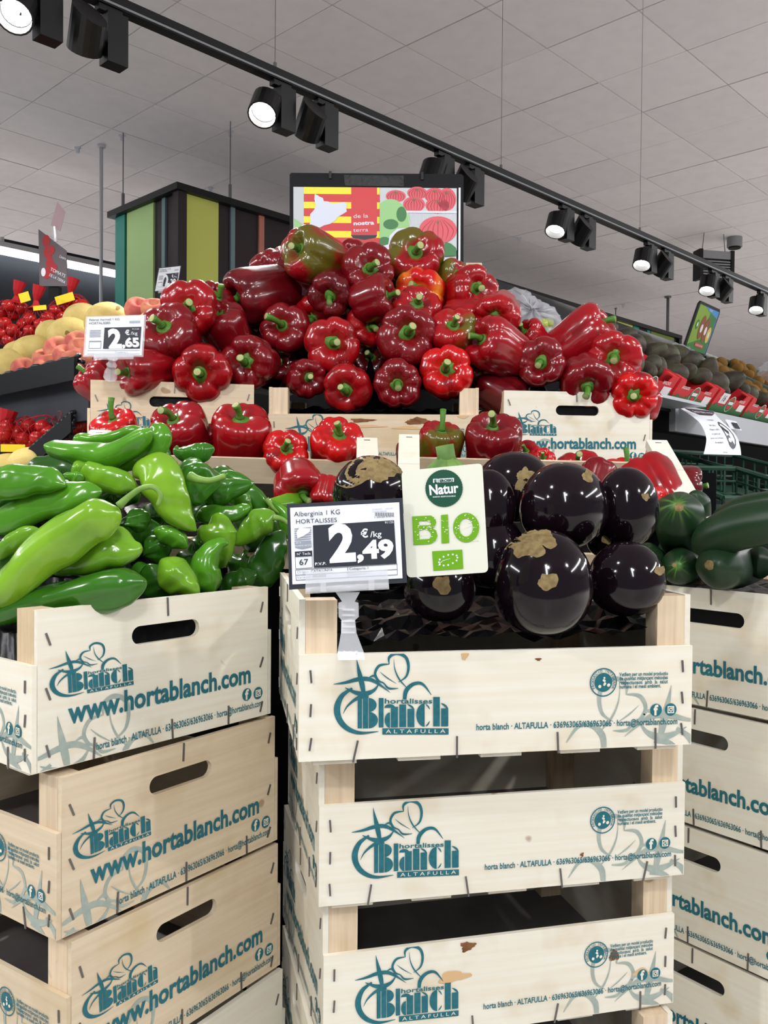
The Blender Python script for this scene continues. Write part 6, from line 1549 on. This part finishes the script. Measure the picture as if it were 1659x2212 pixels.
# kiwi poster
up_ = (Vector((0, 0, 1)) + Vector((.76, -.65, 0)) * .35).normalized(); x_ = Vector((.65, .76, 0)); KO = P(1477, 753.5, 3.35)
MKP = basis(x_, up_, x_.cross(up_), KO); kp = empty('kiwi_poster', MKP); tag(kp, 'black framed poster showing two kiwis on green above the avocados', 'poster')
W_, H_ = .215, .185
b = MB(); b.prism([(0, 0), (W_, 0), (W_, H_ - .012), (W_ - .012, H_), (.012, H_), (0, H_ - .012)], -.008, 0); b.build('frame', M['black'], kp)
b = MB(); b.box(W_ / 2 - .012, W_ / 2 + .012, -.16, .05, -.03, -.01); b.build('stand_leg', M['black'], kp)
fl = Flat((.011, .006, W_ - .011, H_ - .011)); X, Yy = W_, H_
M['kg'] = mat('poster_lime', srgb(132, 168, 62), 0.5, 0.3); M['kdg'] = mat('poster_green', srgb(66, 126, 66), 0.5, 0.3); M['kbl'] = mat('poster_blue', srgb(84, 144, 206), 0.5, 0.3); M['kbr'] = mat('poster_brown', srgb(140, 84, 56), 0.5, 0.3); M['kye'] = mat('poster_yellow', srgb(216, 190, 108), 0.5, 0.3)
fl.rect(0, 0, X, Yy, 0, 1); fl.poly([(X * .55, 0), (X, 0), (X, Yy), (X * .62, Yy), (X * .55, Yy * .5)], 1, 2); fl.poly([(0, 0), (X, 0), (X, Yy * .22), (X * .5, Yy * .28), (0, Yy * .1)], 1, 2)
fl.poly([(X * .1, Yy), (X, Yy), (X, Yy * .78), (X * .8, Yy * .82), (X * .5, Yy * .88)], 2, 3); fl.rect(X - .016, 0, X, Yy, 2, 3)
fl.ellipse(X * .42, Yy * .52, X * .11, Yy * .25, 3, 4); fl.ellipse(X * .62, Yy * .50, X * .11, Yy * .25, 3, 5); fl.ellipse(X * .42, Yy * .50, X * .05, Yy * .09, 5, 6); fl.ellipse(X * .62, Yy * .48, X * .05, Yy * .09, 5, 6)
fl.ellipse(X * .80, Yy * .42, X * .09, Yy * .17, 4, 6); fl.ellipse(X * .80, Yy * .42, X * .03, Yy * .07, 5, 7); fl.ellipse(X * .20, Yy * .55, X * .06, Yy * .10, 1, 4); fl.ellipse(X * .20, Yy * .55, X * .025, Yy * .05, 5, 5)
fl.rect(X * .36, Yy * .12, X * .74, Yy * .20, 6, 6); fl.text('EL SABOR DE LA TERRA', X * .38, Yy * .14, width=X * .34, size=.010, mi=5, layer=7); fl.text('KIWI', X * .5, Yy * .88, size=.012, width=.03, mi=5, layer=7)
fl.build('print', [M['kg'], M['kdg'], M['kbl'], M['kbr'], M['kye'], M['whitep'], M['redp']], kp, T(0, 0, .0004))
# paper notice curling over the shelf edge
rows = [((1467, 880), (1541, 888), 2.50), ((1489, 895), (1549, 899), 2.44), ((1510, 912), (1562, 912), 2.40), ((1521, 930), (1580, 928), 2.385), ((1526, 948), (1593, 946), 2.38), ((1524, 965), (1599, 966), 2.375), ((1520, 981), (1601, 983), 2.365)]
g = catmull([(*P(*a, Y), *P(*c, Y + .12)) for a, c, Y in rows], 25); o0 = Vector(g[0][:3])
def npt(u, v, lift=0.0):
    t = min(max(v, 0), 1) * 24; j = min(int(t), 23); f = t - j; r0, r1 = g[j], g[j + 1]
    A = Vector(r0[:3]) * (1 - f) + Vector(r1[:3]) * f; B = Vector(r0[3:]) * (1 - f) + Vector(r1[3:]) * f; n = (B - A).cross(Vector(r1[:3]) - Vector(r0[:3])).normalized()
    n = n if n.y < 0 else -n
    return A * (1 - u) + B * u + n * lift - o0
pn = MB(); pn.add([npt(u, j / 24, s) for s in (0, -.0006) for j in range(25) for u in (0, .25, .5, .75, 1)], [(s * 125 + j * 5 + i, s * 125 + j * 5 + i + 1, s * 125 + j * 5 + i + 6, s * 125 + j * 5 + i + 5) for s in (0, 1) for j in range(24) for i in range(4)])
notice = pn.build('paper_notice', M['white'], None, True, T(o0)); tag(notice, 'white paper notice about gloves curling down from the grey shelf', 'notice')
fl = Flat()
def fold(body, u0, u1, v, h, mi=0):
    fl.text(body, u0, -v, width=u1 - u0, size=h, mi=mi, layer=1 + mi)
fl.poly([(.12, -.02), (.99, -.02), (.97, -.10), (.8, -.17), (.35, -.17), (.2, -.1)], 0, 1); fold('Gestió hàbits verdura', .26, .93, .12, .075, 1)
fold('Recomanacions', .42, .66, .30, .045)
for k, t in enumerate(('Per raons', "d'higiene, utilitzi", 'els guants per', 'servir-se la fruita i', 'la verdura')): fold(t, (.30, .2, .2, .12, .26)[k], (.52, .54, .5, .54, .5)[k], .42 + .085 * k, .055)
for i in range(16): 
    a = 6.2832 * i / 16; c = 6.2832 * (i + 1) / 16
    fl.poly([(.78 + .14 * math.cos(a) * .8, -.60 + .24 * math.sin(a)), (.78 + .14 * math.cos(a), -.60 + .27 * math.sin(a)), (.78 + .14 * math.cos(c), -.60 + .27 * math.sin(c)), (.78 + .14 * math.cos(c) * .8, -.60 + .24 * math.sin(c))], 0, 1)
fl.poly([(.66, -.62), (.76, -.60), (.84, -.80), (.78, -.88), (.68, -.80)], 0, 1); fl.poly([(.66, -.38), (.74, -.44), (.82, -.54), (.78, -.60), (.70, -.52)], 0, 1); fold('EROSKI', .5, .62, .95, .03)
nb = MB(); nb.add([npt(x, -y, .0006 + z) for x, y, z in fl.v], fl.f); nb.m = fl.m; nb.build('print', [M['slate'], M['white']], notice)
# price ticket on the rail
b = MB(); q_ = [(1565, 905), (1590, 910), (1603, 930), (1578, 926)]; b.add([P(*p, 2.78 + .06 * (p[0] - 1565) / 38) for p in q_], [(3, 2, 1, 0)]); 
tk = b.build('price_ticket', M['white']); tag(tk, 'small white price ticket on the grey shelf rail beside the notice', 'price ticket')
b = MB(); q_ = [(1580, 912), (1592, 914), (1600, 927), (1588, 925)]; b.add([P(*p, 2.775 + .06 * (p[0] - 1565) / 38) for p in q_], [(3, 2, 1, 0)]); b.build('print', M['slate'], tk)
# empty dark green crates on the lower shelf
def lattice_crate(o, w, d, h, ax, label):
    root = empty('plastic_crate', basis(ax, Vector((-ax.y, ax.x, 0)), Vector((0, 0, 1)), o)); tag(root, label, 'crate', 'dark green plastic crates')
    for nm, p in (('rim', [(0, 0, h), (w, 0, h), (w, d, h + .08), (0, d, h + .08), (0, 0, h)]),):
        for i in range(4): bar_between([p[i], p[i + 1]], .007, nm, M['gcrate'], root)
    for i in range(9):
        for (a, c) in (((w * i / 8, 0, 0), (w * i / 8, 0, h)), ((w * i / 8, d, .08), (w * i / 8, d, h + .08)), ((0, d * i / 8, .08 * i / 8), (0, d * i / 8, h + .08 * i / 8)), ((w, d * i / 8, .08 * i / 8), (w, d * i / 8, h + .08 * i / 8))): bar_between([a, c], .0035, 'rib', M['gcrate'], root)
    for f in (.33, .66):
        for p in ([(0, 0, h * f), (w, 0, h * f)], [(0, 0, h * f), (0, d, h * f + .08)], [(w, 0, h * f), (w, d, h * f + .08)], [(0, d, h * f + .08), (w, d, h * f + .08)]): bar_between(p, .003, 'rail', M['gcrate'], root)
    b = MB(); b.add([(0, 0, .004), (w, 0, .004), (w, d, .084), (0, d, .084)], [(0, 1, 2, 3)]); b.build('base', M['gcrate'], root)
c0 = P(1562, 1076, 1.95); c0.z -= .10
lattice_crate(c0, .30, .34, .10, Vector((.96, .28, 0)), 'empty dark green plastic crate behind the cucumbers')
c1 = P(1640, 1030, 2.35); c1.z -= .10
lattice_crate(c1, .36, .30, .10, Vector((.8, .6, 0)), 'empty dark green plastic crate further back under the notice')
# grapes in a clear bag
M['grape'] = mat('grape_skin', srgb(170, 182, 84), 0.25, 0.5, sss=.2, rnd=.1)
gb = ball(14, 10); GR = gb; gm = GR.copy(); gm.materials.clear(); gm.materials.append(M['grape'])
for k, (px, py) in enumerate(((1174, 700), (1186, 697), (1183, 714), (1157, 717), (1128, 705), (1196, 720), (1137, 714), (1168, 714), (1205, 712), (1146, 726), (1192, 730), (1120, 716), (1212, 726))):
    o = link('grape', gm, None, T(P(px, py, 2.28 + .012 * (k % 3))) @ Matrix.Diagonal((.0255, .0255, .029, 1))); tag(o, 'single green grape of the bunch beside the clear bag', 'grape', 'green grapes in the clear bag')
M['film'] = mat('cloudy_film', srgb(226, 226, 234), 0.25, 0.5, alpha=.42, bump=(40, .6))
def filmbag(outl, Y, label, depth=.06, seed=1):
    c = P(sum(p[0] for p in outl) / len(outl), sum(p[1] for p in outl) / len(outl), Y); r = rng(seed); n = 40; ring = catmull([tuple(P(*p, Y)) for p in outl + outl[:1]], n + 1)[:-1]; rings = []
    for k, f in enumerate((1, .9, .72, .5, .28, .05)):
        rings.append([c + (Vector(p) - c) * f + Vector((r.uniform(-.004, .004), -depth * math.sqrt(1 - f * f) + r.uniform(-.012, .012), r.uniform(-.004, .004))) for p in ring])
    b = MB(); b.rings(rings, 0, False, True); o = b.build('plastic_bag', M['film'], None, True); tag(o, label, 'plastic bag')
filmbag([(1064, 660), (1085, 634), (1112, 624), (1140, 632), (1168, 652), (1196, 668), (1212, 686), (1218, 730), (1150, 745), (1080, 735)], 2.32, 'cloudy clear plastic bag puffed up beside the green grapes', .05, 3)
filmbag([(1636, 812), (1642, 790), (1662, 780), (1690, 800), (1690, 830)], 3.3, 'clear plastic bag at the outer end of the kiwis', .04, 5)
filmbag([(1440, 748), (1462, 742), (1490, 752), (1510, 770), (1528, 782), (1500, 780)], 3.25, 'crinkled clear film lying along the kiwi poster foot', .02, 7)
